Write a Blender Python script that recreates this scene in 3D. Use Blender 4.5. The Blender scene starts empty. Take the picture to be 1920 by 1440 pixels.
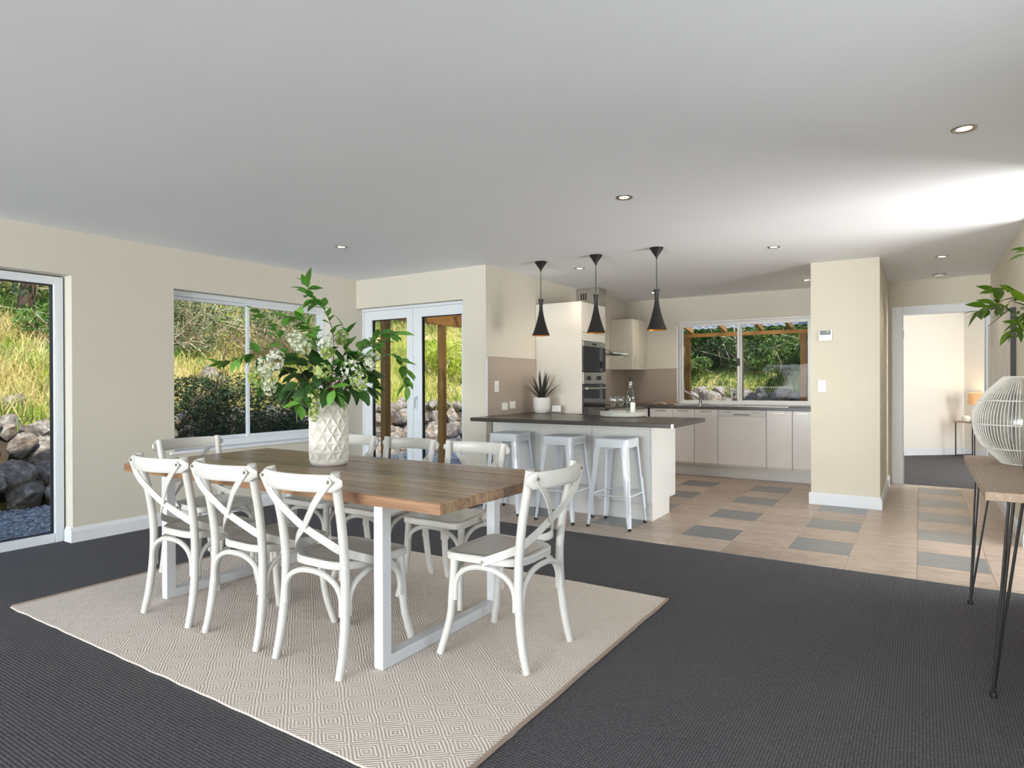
import bpy, bmesh, math, random
from mathutils import Vector, Matrix, noise
random.seed(7)
C = bpy.context.scene.collection
S = bpy.context.scene
PI = math.pi

# ------------------------------------------------------------------ camera
cam_d = bpy.data.cameras.new('camera'); cam = bpy.data.objects.new('camera', cam_d); C.objects.link(cam)
FPX, YAW, PITCH, ROLL, EYE = 1194.7, 0.570597, -0.00308, -0.00339, 1.2225
fwd = Vector((-math.sin(YAW)*math.cos(PITCH), math.cos(YAW)*math.cos(PITCH), math.sin(PITCH)))
rgt = Vector((math.cos(YAW), math.sin(YAW), 0)); upv = rgt.cross(fwd)
r2 = rgt*math.cos(ROLL)+upv*math.sin(ROLL); u2 = upv*math.cos(ROLL)-rgt*math.sin(ROLL)
cam.matrix_world = Matrix(((r2.x, u2.x, -fwd.x, 0), (r2.y, u2.y, -fwd.y, 0), (r2.z, u2.z, -fwd.z, EYE), (0, 0, 0, 1)))
cam_d.sensor_fit = 'HORIZONTAL'; cam_d.sensor_width = 36; cam_d.lens = 36*FPX/1920
cam_d.clip_start = 0.05; cam_d.clip_end = 200
S.camera = cam

# ------------------------------------------------------------------ world, sun, daylight, exposure
S.view_settings.view_transform = 'Standard'; S.view_settings.look = 'None'
S.view_settings.gamma = 1; S.view_settings.use_curve_mapping = False
S.view_settings.exposure = 0.0
W = bpy.data.worlds.new('sky'); S.world = W; W.use_nodes = True
wn = W.node_tree; bg = wn.nodes['Background']
sky = wn.nodes.new('ShaderNodeTexSky'); sky.sky_type = 'NISHITA'; sky.sun_disc = False
sky.sun_elevation = math.radians(46); sky.sun_rotation = math.radians(115); sky.air_density = 1.0; sky.dust_density = 0.6
wn.links.new(sky.outputs['Color'], bg.inputs['Color']); bg.inputs['Strength'].default_value = 0.34

def lamp(kind, name, loc, energy, color=(1, 1, 1), direction=None, **kw):
    d = bpy.data.lights.new(name, kind); d.energy = energy; d.color = color
    for k, v in kw.items(): setattr(d, k, v)
    o = bpy.data.objects.new(name, d); C.objects.link(o); o.location = loc
    if direction: o.rotation_euler = Vector(direction).to_track_quat('-Z', 'Y').to_euler()
    return o
SUN_DIR = (-0.63, 0.30, -0.716)
lamp('SUN', 'sun', (10, -5, 12), 6.6, (1, 0.95, 0.86), SUN_DIR, angle=math.radians(0.6))
def daylight(name, loc, sx, sy, energy, direction, color=(0.93, 0.97, 1.0)):
    return lamp('AREA', name, loc, energy, color, direction, shape='RECTANGLE', size=sx, size_y=sy)
daylight('daylight_rear_glazing', (-2.45, -7.85, 1.1), 5.5, 2.1, 1380, (0, 1, 0.95))
daylight('daylight_right_window', (1.0, 1.5, 1.25), 2.2, 1.5, 18, (-1, 0, 0))
daylight('daylight_porch_door', (2.2, 5.25, 0.65), 1.9, 1.5, 130, (-1, 0, 0.18), (1, 0.98, 0.94))
daylight('daylight_bedroom_window', (2.85, 10.6, 1.4), 1.6, 1.4, 250, (-1, 0.1, 0.05), (1, 0.98, 0.95))

# ------------------------------------------------------------------ materials
MATS = {}
def nt(name):
    m = bpy.data.materials.new(name); m.use_nodes = True; MATS[name] = m
    return m, m.node_tree, m.node_tree.nodes['Principled BSDF']
def sc(c):  # srgb 0-255 -> linear
    return tuple(((x/255)/12.92 if x/255 <= .04045 else ((x/255+.055)/1.055)**2.4) for x in c)+(1,)
def N(t, kind, **kw):
    n = t.nodes.new(kind)
    for k, v in kw.items():
        if k.startswith('i_'):
            key = k[2:]; n.inputs[int(key) if key.isdigit() else key.replace('_', ' ')].default_value = v
        else: setattr(n, k, v)
    return n
def L(t, a, b): t.links.new(a, b)
def mathn(t, op, a, b=None, clamp=False):
    n = t.nodes.new('ShaderNodeMath'); n.operation = op; n.use_clamp = clamp
    for i, v in enumerate((a, b)):
        if v is None: continue
        if isinstance(v, (int, float)): n.inputs[i].default_value = v
        else: t.links.new(v, n.inputs[i])
    return n.outputs[0]
def ramp(t, fac, stops):
    n = t.nodes.new('ShaderNodeValToRGB'); e = n.color_ramp.elements
    while len(e) < len(stops): e.new(0.5)
    for i, (p, c) in enumerate(stops): e[i].position = p; e[i].color = c
    t.links.new(fac, n.inputs[0]); return n.outputs[0]
def coords(t, scale=(1, 1, 1), space='Object', rand=False, rot=(0, 0, 0)):
    tc = t.nodes.new('ShaderNodeTexCoord'); mp = t.nodes.new('ShaderNodeMapping')
    mp.inputs['Scale'].default_value = scale; mp.inputs['Rotation'].default_value = rot
    src = tc.outputs[space]
    if space == 'World':
        pass
    t.links.new(src, mp.inputs[0])
    if rand:
        oi = t.nodes.new('ShaderNodeObjectInfo'); cm = t.nodes.new('ShaderNodeCombineXYZ')
        v = mathn(t, 'MULTIPLY', oi.outputs['Random'], 40.0)
        for k in range(3): t.links.new(v, cm.inputs[k])
        t.links.new(cm.outputs[0], mp.inputs['Location'])
    return mp.outputs[0]
def geo(t, scale=(1, 1, 1)):
    g = t.nodes.new('ShaderNodeNewGeometry'); mp = t.nodes.new('ShaderNodeMapping'); mp.inputs['Scale'].default_value = scale
    t.links.new(g.outputs['Position'], mp.inputs[0]); return mp.outputs[0]
def noise_t(t, vec, scale, detail=4, rough=.55, dist=0):
    n = t.nodes.new('ShaderNodeTexNoise'); n.inputs['Scale'].default_value = scale; n.inputs['Detail'].default_value = detail
    n.inputs['Roughness'].default_value = rough; n.inputs['Distortion'].default_value = dist
    t.links.new(vec, n.inputs['Vector']); return n.outputs['Fac']
def bump(t, b, h, strength=.3, dist=.01):
    n = t.nodes.new('ShaderNodeBump'); n.inputs['Strength'].default_value = strength; n.inputs['Distance'].default_value = dist
    t.links.new(h, n.inputs['Height']); t.links.new(n.outputs[0], b.inputs['Normal'])
def flat(name, c, rough=.5, metal=0, coat=0, spec=None, vary=0.06, vscale=6, bstr=0, bscale=80):
    m, t, b = nt(name); b.inputs['Roughness'].default_value = rough; b.inputs['Metallic'].default_value = metal
    b.inputs['Coat Weight'].default_value = coat
    if spec is not None: b.inputs['Specular IOR Level'].default_value = spec
    col = sc(c); v = coords(t); f = noise_t(t, v, vscale, 3)
    lo = tuple(x*(1-vary) for x in col[:3])+(1,); hi = tuple(min(1, x*(1+vary)) for x in col[:3])+(1,)
    L(t, ramp(t, f, [(.3, lo), (.7, hi)]), b.inputs['Base Color'])
    if bstr: bump(t, b, noise_t(t, v, bscale, 3), bstr, .002)
    return m
flat('wall_paint', (210, 205, 192), .75, vary=.012, vscale=2, bstr=.15, bscale=220)
flat('wall_paint_hall', (219, 212, 194), .75, vary=.012, vscale=2, bstr=.15, bscale=220)
flat('bedroom_paint', (230, 226, 217), .75, vary=.012, vscale=2)
flat('ceiling_paint', (243, 244, 247), .85, vary=.01, vscale=1.5, bstr=.06, bscale=150)
flat('white_trim', (226, 229, 233), .35, vary=.015)
flat('upvc', (222, 228, 234), .3, vary=.015)
flat('alu_white', (236, 234, 232), .35, vary=.02)
flat('chair_paint', (207, 205, 200), .32, vary=.03, vscale=9, bstr=.06, bscale=60)
flat('chair_seat_paint', (194, 188, 182), .28, vary=.04, vscale=7, coat=.2)
flat('table_leg_paint', (214, 217, 220), .4, vary=.01)
flat('stool_metal', (222, 228, 236), .22, vary=.015, coat=.5)
flat('gloss_white', (232, 232, 230), .09, vary=.006, coat=.6)
flat('cream_laminate', (240, 234, 230), .16, vary=.01, coat=.4)
flat('cabinet_white', (222, 217, 207), .28, vary=.01)
flat('kick_panel', (214, 210, 206), .35, vary=.015)
flat('stainless', (190, 186, 180), .26, 1, vary=.05, vscale=3)
flat('satin_steel', (178, 168, 152), .32, 1, vary=.04)
flat('chrome', (210, 210, 212), .12, 1, vary=.02)
flat('black_metal', (26, 24, 23), .4, vary=.1)
flat('pendant_black', (24, 21, 20), .45, vary=.08)
flat('pendant_gold', (214, 140, 40), .35, .7, vary=.05)
flat('oven_black', (22, 20, 22), .06, vary=.05, coat=.8)
flat('black_rubber', (20, 20, 20), .6)
flat('plastic_white', (232, 231, 228), .35, vary=.01)
flat('plastic_grey', (90, 96, 88), .3)
flat('screen_dark', (60, 66, 56), .2)
flat('ceramic_white', (226, 222, 214), .18, vary=.02, coat=.5)
flat('ceramic_pot', (228, 226, 220), .45, vary=.02)
flat('bowl_white', (226, 220, 208), .5, vary=.03)
flat('lantern_white', (226, 222, 214), .5, vary=.03)
flat('paper', (240, 238, 236), .6, vary=.01)
flat('print_blue', (150, 160, 190), .6)
flat('cardboard', (200, 140, 70), .6)
flat('stone_block', (150, 140, 126), .7)
flat('orange_cloth', (205, 128, 40), .8, vary=.12, vscale=20)
flat('card_print', (170, 172, 186), .7)
flat('label_black', (30, 30, 32), .4)
flat('label_white', (232, 230, 224), .5)
flat('gold_trim', (200, 165, 90), .35, .6)
flat('lampshade', (226, 178, 128), .8)
flat('picture_frame', (26, 22, 20), .4)
flat('hinge_steel', (150, 142, 128), .35, .8)
flat('door_seal', (28, 28, 30), .6)
flat('terracotta', (150, 118, 96), .9, vary=.2)
flat('branch_brown', (96, 66, 40), .7, vary=.2, vscale=30)
flat('twig_pale', (196, 178, 150), .8, vary=.2, vscale=8)
flat('bark_dark', (84, 68, 56), .9, vary=.25, vscale=8)
flat('stem_green', (108, 120, 50), .6, vary=.15, vscale=20)
flat('tray_wash', (196, 197, 188), .6, vary=.12, vscale=14)
flat('grout_line', (206, 196, 182), .9)
flat('dark_earth', (74, 62, 50), .95, vary=.25, vscale=6)
flat('pergola_floor', (150, 142, 132), .9, vary=.12)

def leafmat(name, c1, c2, rough=.45, trans=.25):
    m, t, b = nt(name); b.inputs['Roughness'].default_value = rough
    v = coords(t, rand=True); f = noise_t(t, v, 14, 3)
    oi = N(t, 'ShaderNodeObjectInfo')
    f2 = mathn(t, 'ADD', mathn(t, 'MULTIPLY', f, .5), mathn(t, 'MULTIPLY', oi.outputs['Random'], .5))
    col = ramp(t, f2, [(.2, sc(c1)), (.8, sc(c2))]); L(t, col, b.inputs['Base Color'])
    tr = N(t, 'ShaderNodeBsdfTranslucent'); L(t, col, tr.inputs['Color'])
    mx = N(t, 'ShaderNodeMixShader', i_0=trans); out = t.nodes['Material Output']
    L(t, b.outputs[0], mx.inputs[1]); L(t, tr.outputs[0], mx.inputs[2]); L(t, mx.outputs[0], out.inputs[0])
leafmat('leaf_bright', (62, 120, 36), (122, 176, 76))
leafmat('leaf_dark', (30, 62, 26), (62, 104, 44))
leafmat('leaf_right', (58, 92, 20), (108, 140, 36))
leafmat('succulent', (42, 50, 40), (72, 70, 56), .5, .1)
leafmat('petal_white', (206, 212, 182), (232, 234, 222), .6, .3)
leafmat('petal_lime', (150, 178, 84), (206, 216, 150), .6, .3)
def foliage(name, c1, c2, c3, scale=1.2, trans=.2):
    m, t, b = nt(name); b.inputs['Roughness'].default_value = .6
    v = geo(t); f = noise_t(t, v, scale, 5, .7)
    col = ramp(t, f, [(.32, sc(c1)), (.5, sc(c2)), (.66, sc(c3))]); L(t, col, b.inputs['Base Color'])
    tr = N(t, 'ShaderNodeBsdfTranslucent'); L(t, col, tr.inputs['Color'])
    mx = N(t, 'ShaderNodeMixShader', i_0=trans); out = t.nodes['Material Output']
    L(t, b.outputs[0], mx.inputs[1]); L(t, tr.outputs[0], mx.inputs[2]); L(t, mx.outputs[0], out.inputs[0])
foliage('grass_lime', (120, 150, 40), (168, 184, 60), (196, 200, 84), 1.0, .3)
foliage('grass_straw', (180, 160, 96), (206, 188, 120), (222, 208, 150), 1.4, .25)
foliage('grass_green', (70, 104, 36), (104, 136, 48), (136, 160, 62), 1.0, .3)
foliage('shrub_olive', (74, 88, 60), (112, 126, 88), (150, 158, 118), 2.2)
foliage('shrub_green', (46, 76, 30), (78, 110, 44), (112, 140, 60), 2.0)
foliage('shrub_dark', (30, 48, 26), (50, 70, 38), (76, 92, 56), 2.0)
foliage('shrub_grey', (96, 104, 84), (128, 134, 110), (160, 160, 136), 2.4)

def glass_pane():
    m, t, b = nt('window_glass'); t.nodes.remove(b)
    tr = N(t, 'ShaderNodeBsdfTransparent', i_0=(.97, .985, .98, 1)); gl = N(t, 'ShaderNodeBsdfGlossy', i_Roughness=0.0)
    gl.inputs['Color'].default_value = (1, 1, 1, 1)
    fr = N(t, 'ShaderNodeFresnel', i_IOR=1.42); mx = N(t, 'ShaderNodeMixShader')
    L(t, mathn(t, 'MULTIPLY', fr.outputs[0], .08), mx.inputs[0]); L(t, tr.outputs[0], mx.inputs[1]); L(t, gl.outputs[0], mx.inputs[2])
    L(t, mx.outputs[0], t.nodes['Material Output'].inputs[0])
glass_pane()
def clear_glass(name, tint, ior=1.45):
    m, t, b = nt(name); t.nodes.remove(b)
    tr = N(t, 'ShaderNodeBsdfTransparent', i_0=tint); gl = N(t, 'ShaderNodeBsdfGlossy', i_Roughness=0.02)
    lw = N(t, 'ShaderNodeLayerWeight', i_Blend=.35); mx = N(t, 'ShaderNodeMixShader')
    L(t, mathn(t, 'ADD', mathn(t, 'MULTIPLY', lw.outputs['Facing'], .6), .05), mx.inputs[0]); L(t, tr.outputs[0], mx.inputs[1]); L(t, gl.outputs[0], mx.inputs[2])
    L(t, mx.outputs[0], t.nodes['Material Output'].inputs[0])
clear_glass('drink_glass', (.96, .97, .97, 1)); clear_glass('bottle_glass', (.84, .93, .90, 1)); clear_glass('hood_glass', (.86, .93, .91, 1))
def emit(name, c, s):
    m, t, b = nt(name); b.inputs['Base Color'].default_value = c+(1,); b.inputs['Emission Color'].default_value = c+(1,); b.inputs['Emission Strength'].default_value = s
emit('lamp_glow', (1, .86, .62), 9); emit('display_green', (.35, .8, .1), 1.5)
def carpet():
    m, t, b = nt('carpet'); b.inputs['Roughness'].default_value = .95; b.inputs['Specular IOR Level'].default_value = .15
    g = N(t, 'ShaderNodeNewGeometry'); v = g.outputs['Position']; sp = N(t, 'ShaderNodeSeparateXYZ'); L(t, v, sp.inputs[0])
    n1 = noise_t(t, v, 90, 3); n2 = noise_t(t, v, 2.5, 3); k = 2*PI/.0105
    sx = mathn(t, 'SINE', mathn(t, 'ADD', mathn(t, 'MULTIPLY', sp.outputs[0], k), mathn(t, 'MULTIPLY', n1, 5.0)))
    sy = mathn(t, 'SINE', mathn(t, 'ADD', mathn(t, 'MULTIPLY', sp.outputs[1], k*.8), mathn(t, 'MULTIPLY', n1, 5.0)))
    loop = mathn(t, 'ADD', mathn(t, 'MULTIPLY', mathn(t, 'ADD', sx, sy), .25), .5)
    f = mathn(t, 'ADD', mathn(t, 'MULTIPLY', loop, .6), mathn(t, 'MULTIPLY', n1, .4)); f = mathn(t, 'ADD', f, mathn(t, 'MULTIPLY', mathn(t, 'SUBTRACT', n2, .5), .1))
    L(t, ramp(t, f, [(.2, sc((60, 60, 64))), (.5, sc((89, 88, 91))), (.8, sc((114, 112, 113)))]), b.inputs['Base Color'])
    bump(t, b, loop, .8, .004)
carpet()
def rug():
    m, t, b = nt('rug_weave'); b.inputs['Roughness'].default_value = .95; b.inputs['Specular IOR Level'].default_value = .1
    tc = N(t, 'ShaderNodeTexCoord'); nz = noise_t(t, tc.outputs['Object'], 9, 2)
    sp = N(t, 'ShaderNodeSeparateXYZ'); L(t, tc.outputs['Object'], sp.inputs[0])
    a = mathn(t, 'ABSOLUTE', mathn(t, 'SUBTRACT', mathn(t, 'FRACT', mathn(t, 'MULTIPLY', mathn(t, 'ADD', sp.outputs[0], mathn(t, 'MULTIPLY', nz, .012)), 1/.165)), .5))
    c = mathn(t, 'ABSOLUTE', mathn(t, 'SUBTRACT', mathn(t, 'FRACT', mathn(t, 'MULTIPLY', mathn(t, 'ADD', sp.outputs[1], mathn(t, 'MULTIPLY', nz, .012)), 1/.135)), .5))
    d = mathn(t, 'ADD', a, c)
    s = mathn(t, 'SINE', mathn(t, 'MULTIPLY', d, 2*PI*8.5))
    s = mathn(t, 'MULTIPLY', mathn(t, 'ADD', s, 1), .5)
    fine = noise_t(t, tc.outputs['Object'], 160, 2); big = noise_t(t, tc.outputs['Object'], 1.3, 2)
    f = mathn(t, 'ADD', mathn(t, 'MULTIPLY', s, .75), mathn(t, 'MULTIPLY', fine, .35))
    f = mathn(t, 'ADD', f, mathn(t, 'MULTIPLY', mathn(t, 'SUBTRACT', big, .5), .2))
    L(t, ramp(t, f, [(.2, sc((194, 179, 166))), (.75, sc((236, 228, 219)))]), b.inputs['Base Color'])
    bump(t, b, mathn(t, 'ADD', s, mathn(t, 'MULTIPLY', fine, .5)), .5, .004)
rug(); flat('rug_binding', (170, 150, 136), .9, vary=.08, vscale=40)
def wood(name, c1, c2, c3, axis=0, scale=1.0, rough=.45, rand=True, bstr=.25, coat=0):
    m, t, b = nt(name); b.inputs['Roughness'].default_value = rough; b.inputs['Coat Weight'].default_value = coat; b.inputs['Coat Roughness'].default_value = .25
    sc3 = [14*scale]*3; sc3[axis] = 1.1*scale
    v = coords(t, tuple(sc3), rand=rand); f = noise_t(t, v, 1.6, 6, .65, .6)
    v2 = coords(t, tuple(x*5 if i != axis else x*2 for i, x in enumerate(sc3)), rand=rand); f2 = noise_t(t, v2, 1.5, 4, .7)
    g = mathn(t, 'ADD', mathn(t, 'MULTIPLY', f, .6), mathn(t, 'MULTIPLY', f2, .4))
    if rand:
        oi = N(t, 'ShaderNodeObjectInfo'); g = mathn(t, 'ADD', g, mathn(t, 'MULTIPLY', mathn(t, 'SUBTRACT', oi.outputs['Random'], .5), .22))
    L(t, ramp(t, g, [(.3, sc(c1)), (.5, sc(c2)), (.68, sc(c3))]), b.inputs['Base Color'])
    bump(t, b, g, bstr, .004)
wood('table_wood', (86, 60, 43), (134, 103, 78), (172, 144, 115), 0, 1.0, .27, True, .14)
wood('table_wood_edge', (98, 70, 50), (134, 98, 72), (162, 126, 96), 0, 1.2, .45)
wood('console_wood', (134, 110, 90), (160, 136, 114), (178, 156, 134), 1, 1.0, .42, False)
wood('post_timber', (122, 84, 36), (162, 114, 52), (188, 140, 74), 2, .6, .6)
wood('beam_timber', (168, 108, 44), (206, 144, 66), (224, 170, 96), 0, .5, .6)
def tile(name, c1, c2, c3, rough):
    m, t, b = nt(name); b.inputs['Roughness'].default_value = rough; b.inputs['Specular IOR Level'].default_value = .45
    v = coords(t, (1.0, 3.4, 1), rand=True, rot=(0, 0, .35)); f = noise_t(t, v, 3.0, 7, .62, 1.8)
    f2 = noise_t(t, coords(t, (3, 16, 1), rand=True, rot=(0, 0, .3)), 3, 4, .6, .6)
    oi = N(t, 'ShaderNodeObjectInfo')
    g = mathn(t, 'ADD', mathn(t, 'MULTIPLY', f, .7), mathn(t, 'MULTIPLY', f2, .3)); g = mathn(t, 'ADD', g, mathn(t, 'MULTIPLY', mathn(t, 'SUBTRACT', oi.outputs['Random'], .5), .1))
    L(t, ramp(t, g, [(.3, sc(c1)), (.5, sc(c2)), (.7, sc(c3))]), b.inputs['Base Color']); bump(t, b, g, .08, .003)
tile('tile_beige', (148, 128, 112), (178, 159, 143), (200, 184, 168), .34)
tile('tile_grey', (104, 106, 106), (122, 124, 124), (136, 138, 138), .3)
def speckle(name, c1, c2, rough, scale=240, coat=0):
    m, t, b = nt(name); b.inputs['Roughness'].default_value = rough; b.inputs['Coat Weight'].default_value = coat
    v = geo(t); f = noise_t(t, v, scale, 2, .8)
    L(t, ramp(t, f, [(.4, sc(c1)), (.62, sc(c2))]), b.inputs['Base Color'])
speckle('dark_laminate', (44, 39, 37), (76, 68, 64), .3, 260)
speckle('splashback', (164, 150, 139), (182, 168, 156), .24, 200)
def rock():
    m, t, b = nt('rock'); b.inputs['Roughness'].default_value = .85
    v = coords(t, rand=True); f = noise_t(t, v, 3.2, 8, .68); f2 = noise_t(t, v, 1.1, 3); f3 = noise_t(t, v, 9, 5, .7)
    col = ramp(t, f, [(.3, sc((92, 82, 74))), (.5, sc((146, 137, 128))), (.68, sc((198, 192, 184)))])
    warm = ramp(t, f2, [(.45, (1, 1, 1, 1)), (.7, (1.0, .84, .7, 1))])
    mx = N(t, 'ShaderNodeMix', data_type='RGBA', blend_type='MULTIPLY'); mx.inputs['Factor'].default_value = 1
    L(t, col, mx.inputs['A']); L(t, warm, mx.inputs['B']); L(t, mx.outputs['Result'], b.inputs['Base Color'])
    bump(t, b, mathn(t, 'ADD', f, mathn(t, 'MULTIPLY', f3, .5)), .7, .05)
rock()
def ground():
    m, t, b = nt('gravel'); b.inputs['Roughness'].default_value = .9
    v = geo(t); vo = N(t, 'ShaderNodeTexVoronoi', i_Scale=38.0); L(t, v, vo.inputs['Vector'])
    L(t, ramp(t, vo.outputs['Color'], [(.2, sc((110, 112, 116))), (.55, sc((160, 164, 170))), (.9, sc((206, 208, 210)))]), b.inputs['Base Color'])
    bump(t, b, mathn(t, 'SUBTRACT', 1.0, vo.outputs['Distance']), 1, .03)
    m, t, b = nt('hill_soil'); b.inputs['Roughness'].default_value = .95
    v = geo(t); f = noise_t(t, v, 1.1, 6, .7)
    L(t, ramp(t, f, [(.3, sc((96, 110, 46))), (.5, sc((150, 148, 74))), (.7, sc((186, 166, 112)))]), b.inputs['Base Color']); bump(t, b, f, .6, .1)
    m, t, b = nt('pebble'); b.inputs['Roughness'].default_value = .8
    f = noise_t(t, geo(t), 14, 2)
    L(t, ramp(t, f, [(.3, sc((120, 122, 128))), (.7, sc((200, 202, 208)))]), b.inputs['Base Color'])
ground()
def polycarb():
    m, t, b = nt('polycarbonate'); t.nodes.remove(b)
    v = geo(t, (1, 1, 1)); f = noise_t(t, v, 1.6, 2)
    tr = N(t, 'ShaderNodeBsdfTranslucent', i_0=(.55, .57, .66, 1)); tp = N(t, 'ShaderNodeBsdfTransparent', i_0=(.55, .6, .75, 1))
    gl = N(t, 'ShaderNodeBsdfGlossy', i_Roughness=.15); m1 = N(t, 'ShaderNodeMixShader', i_0=.45); m2 = N(t, 'ShaderNodeMixShader', i_0=.1)
    L(t, tr.outputs[0], m1.inputs[1]); L(t, tp.outputs[0], m1.inputs[2]); L(t, m1.outputs[0], m2.inputs[1]); L(t, gl.outputs[0], m2.inputs[2])
    L(t, m2.outputs[0], t.nodes['Material Output'].inputs[0])
polycarb()
def painting():
    m, t, b = nt('painting_canvas'); b.inputs['Roughness'].default_value = .7
    v = coords(t, (1, 9, .55)); f = noise_t(t, v, 2.2, 5, .65, .4)
    L(t, ramp(t, f, [(.28, sc((146, 130, 122))), (.42, sc((200, 194, 186))), (.55, sc((222, 220, 214))), (.68, sc((172, 184, 182))), (.8, sc((232, 230, 226)))]), b.inputs['Base Color'])
painting()

# ------------------------------------------------------------------ mesh helpers
class MB:
    def __init__(s): s.v = []; s.f = []; s.mi = []; s.cur = 0
    def add(s, vs, fs):
        o = len(s.v); s.v += [tuple(v) for v in vs]; s.f += [tuple(i+o for i in f) for f in fs]; s.mi += [s.cur]*len(fs); return s
    def box(s, x0, x1, y0, y1, z0, z1):
        return s.add([(x0, y0, z0), (x1, y0, z0), (x1, y1, z0), (x0, y1, z0), (x0, y0, z1), (x1, y0, z1), (x1, y1, z1), (x0, y1, z1)],
                     [(3, 2, 1, 0), (4, 5, 6, 7), (0, 1, 5, 4), (1, 2, 6, 5), (2, 3, 7, 6), (3, 0, 4, 7)])
    def tube(s, pts, rad, n=10, cap=True, flat=None):
        P = [Vector(p) for p in pts]; k = len(P); R = rad if hasattr(rad, '__len__') else [rad]*k
        o = len(s.v); up = None; vs = []; fs = []
        for i in range(k):
            tg = (P[min(i+1, k-1)]-P[max(i-1, 0)]).normalized()
            if up is None:
                up = Vector((0, 0, 1)) if abs(tg.z) < .9 else Vector((1, 0, 0))
            a = tg.cross(up).normalized(); bb = a.cross(tg).normalized(); up = bb
            for j in range(n):
                th = 2*PI*j/n; vs.append(P[i]+(a*math.cos(th)+bb*math.sin(th))*R[i])
        for i in range(k-1):
            for j in range(n):
                fs.append((i*n+j, i*n+(j+1) % n, (i+1)*n+(j+1) % n, (i+1)*n+j))
        if cap: fs.append(tuple(range(n-1, -1, -1))); fs.append(tuple((k-1)*n+j for j in range(n)))
        return s.add(vs, fs)
    def lathe(s, prof, n=24, c=(0, 0, 0), closed=False, caps=True):
        vs = []; fs = []; k = len(prof)
        for r, z in prof:
            for j in range(n): vs.append((c[0]+r*math.cos(2*PI*j/n), c[1]+r*math.sin(2*PI*j/n), c[2]+z))
        for i in range(k-1 if not closed else k):
            i2 = (i+1) % k
            for j in range(n): fs.append((i*n+j, i*n+(j+1) % n, i2*n+(j+1) % n, i2*n+j))
        if caps and not closed:
            fs.append(tuple(range(n-1, -1, -1))); fs.append(tuple((k-1)*n+j for j in range(n)))
        return s.add(vs, fs)
    def prism(s, poly, z0, z1):
        n = len(poly)
        return s.add([(x, y, z0) for x, y in poly]+[(x, y, z1) for x, y in poly],
                     [tuple(range(n-1, -1, -1)), tuple(range(n, 2*n))]+[(i, (i+1) % n, (i+1) % n+n, i+n) for i in range(n)])
    def strip(s, pts, nrm, width, thick):
        """flat bar: pts centre line, nrm flat-side normals"""
        P = [Vector(p) for p in pts]; k = len(P); vs = []; fs = []
        for i in range(k):
            tg = (P[min(i+1, k-1)]-P[max(i-1, 0)]).normalized(); nn = Vector(nrm[i]); nn = (nn-tg*nn.dot(tg)).normalized(); w = tg.cross(nn)
            for a, b in ((-1, -1), (1, -1), (1, 1), (-1, 1)): vs.append(P[i]+w*(a*width/2)+nn*(b*thick/2))
        for i in range(k-1):
            for j in range(4): fs.append((i*4+j, i*4+(j+1) % 4, (i+1)*4+(j+1) % 4, (i+1)*4+j))
        fs += [(3, 2, 1, 0), tuple((k-1)*4+j for j in range(4))]
        return s.add(vs, fs)
    def mesh(s, name):
        me = bpy.data.meshes.new(name); me.from_pydata(s.v, [], s.f); return me
    def build(s, name, mat, parent=None, smooth=False, bevel=0, loc=None):
        me = s.mesh(name)
        mats = mat if isinstance(mat, (list, tuple)) else [mat]
        for mm in mats: me.materials.append(MATS[mm])
        if len(mats) > 1: me.polygons.foreach_set('material_index', s.mi)
        bm = bmesh.new(); bm.from_mesh(me); bmesh.ops.recalc_face_normals(bm, faces=bm.faces)
        if bevel:
            bmesh.ops.bevel(bm, geom=[e for e in bm.edges if len(e.link_faces) == 2 and e.calc_face_angle(0) > .6], offset=bevel, segments=2, affect='EDGES', profile=.5)
        bm.to_mesh(me); bm.free()
        if smooth:
            me.polygons.foreach_set('use_smooth', [True]*len(me.polygons))
            try: me.set_sharp_from_angle(angle=math.radians(38))
            except Exception: pass
        o = bpy.data.objects.new(name, me); C.objects.link(o)
        if parent: o.parent = parent
        if loc: o.location = loc
        return o
def tag(o, label=None, cat=None, group=None, kind=None):
    if label: o['label'] = label
    if cat: o['category'] = cat
    if group: o['group'] = group
    if kind: o['kind'] = kind
    return o
def thing(name, label, cat, loc=(0, 0, 0), rz=0, group=None, kind=None):
    o = bpy.data.objects.new(name, None); C.objects.link(o); o.location = loc; o.rotation_euler = (0, 0, rz); o.empty_display_size = .1
    return tag(o, label, cat, group, kind)
def copy_tree(o, parent=None):
    c = o.copy(); C.objects.link(c); c.parent = parent
    for ch in list(o.children): copy_tree(ch, c)
    return c
def inst(name, me, parent, loc, rot=(0, 0, 0), scale=(1, 1, 1)):
    o = bpy.data.objects.new(name, me); C.objects.link(o); o.parent = parent
    o.location = loc; o.rotation_euler = rot; o.scale = scale; return o
def catmull(pts, n=6):
    P = [Vector(p) for p in pts]; out = []
    for i in range(len(P)-1):
        p0, p1, p2, p3 = P[max(i-1, 0)], P[i], P[i+1], P[min(i+2, len(P)-1)]
        for k in range(n):
            t = k/n; out.append(.5*((2*p1)+(-p0+p2)*t+(2*p0-5*p1+4*p2-p3)*t*t+(-p0+3*p1-3*p2+p3)*t*t*t))
    out.append(P[-1]); return out
def struct(name, mb, mat, label, cat='wall', **kw):
    o = mb.build(name, mat, **kw); return tag(o, label, cat, kind='structure')
def wall_x(x0, x1, y0, y1, z0, z1, holes):
    """wall slab along Y between x0..x1, with holes (ya,yb,za,zb)"""
    m = MB(); ys = y0
    for ya, yb, za, zb in sorted(holes):
        if ya > ys: m.box(x0, x1, ys, ya, z0, z1)
        if za > z0: m.box(x0, x1, ya, yb, z0, za)
        if zb < z1: m.box(x0, x1, ya, yb, zb, z1)
        ys = yb
    if ys < y1: m.box(x0, x1, ys, y1, z0, z1)
    return m
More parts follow.
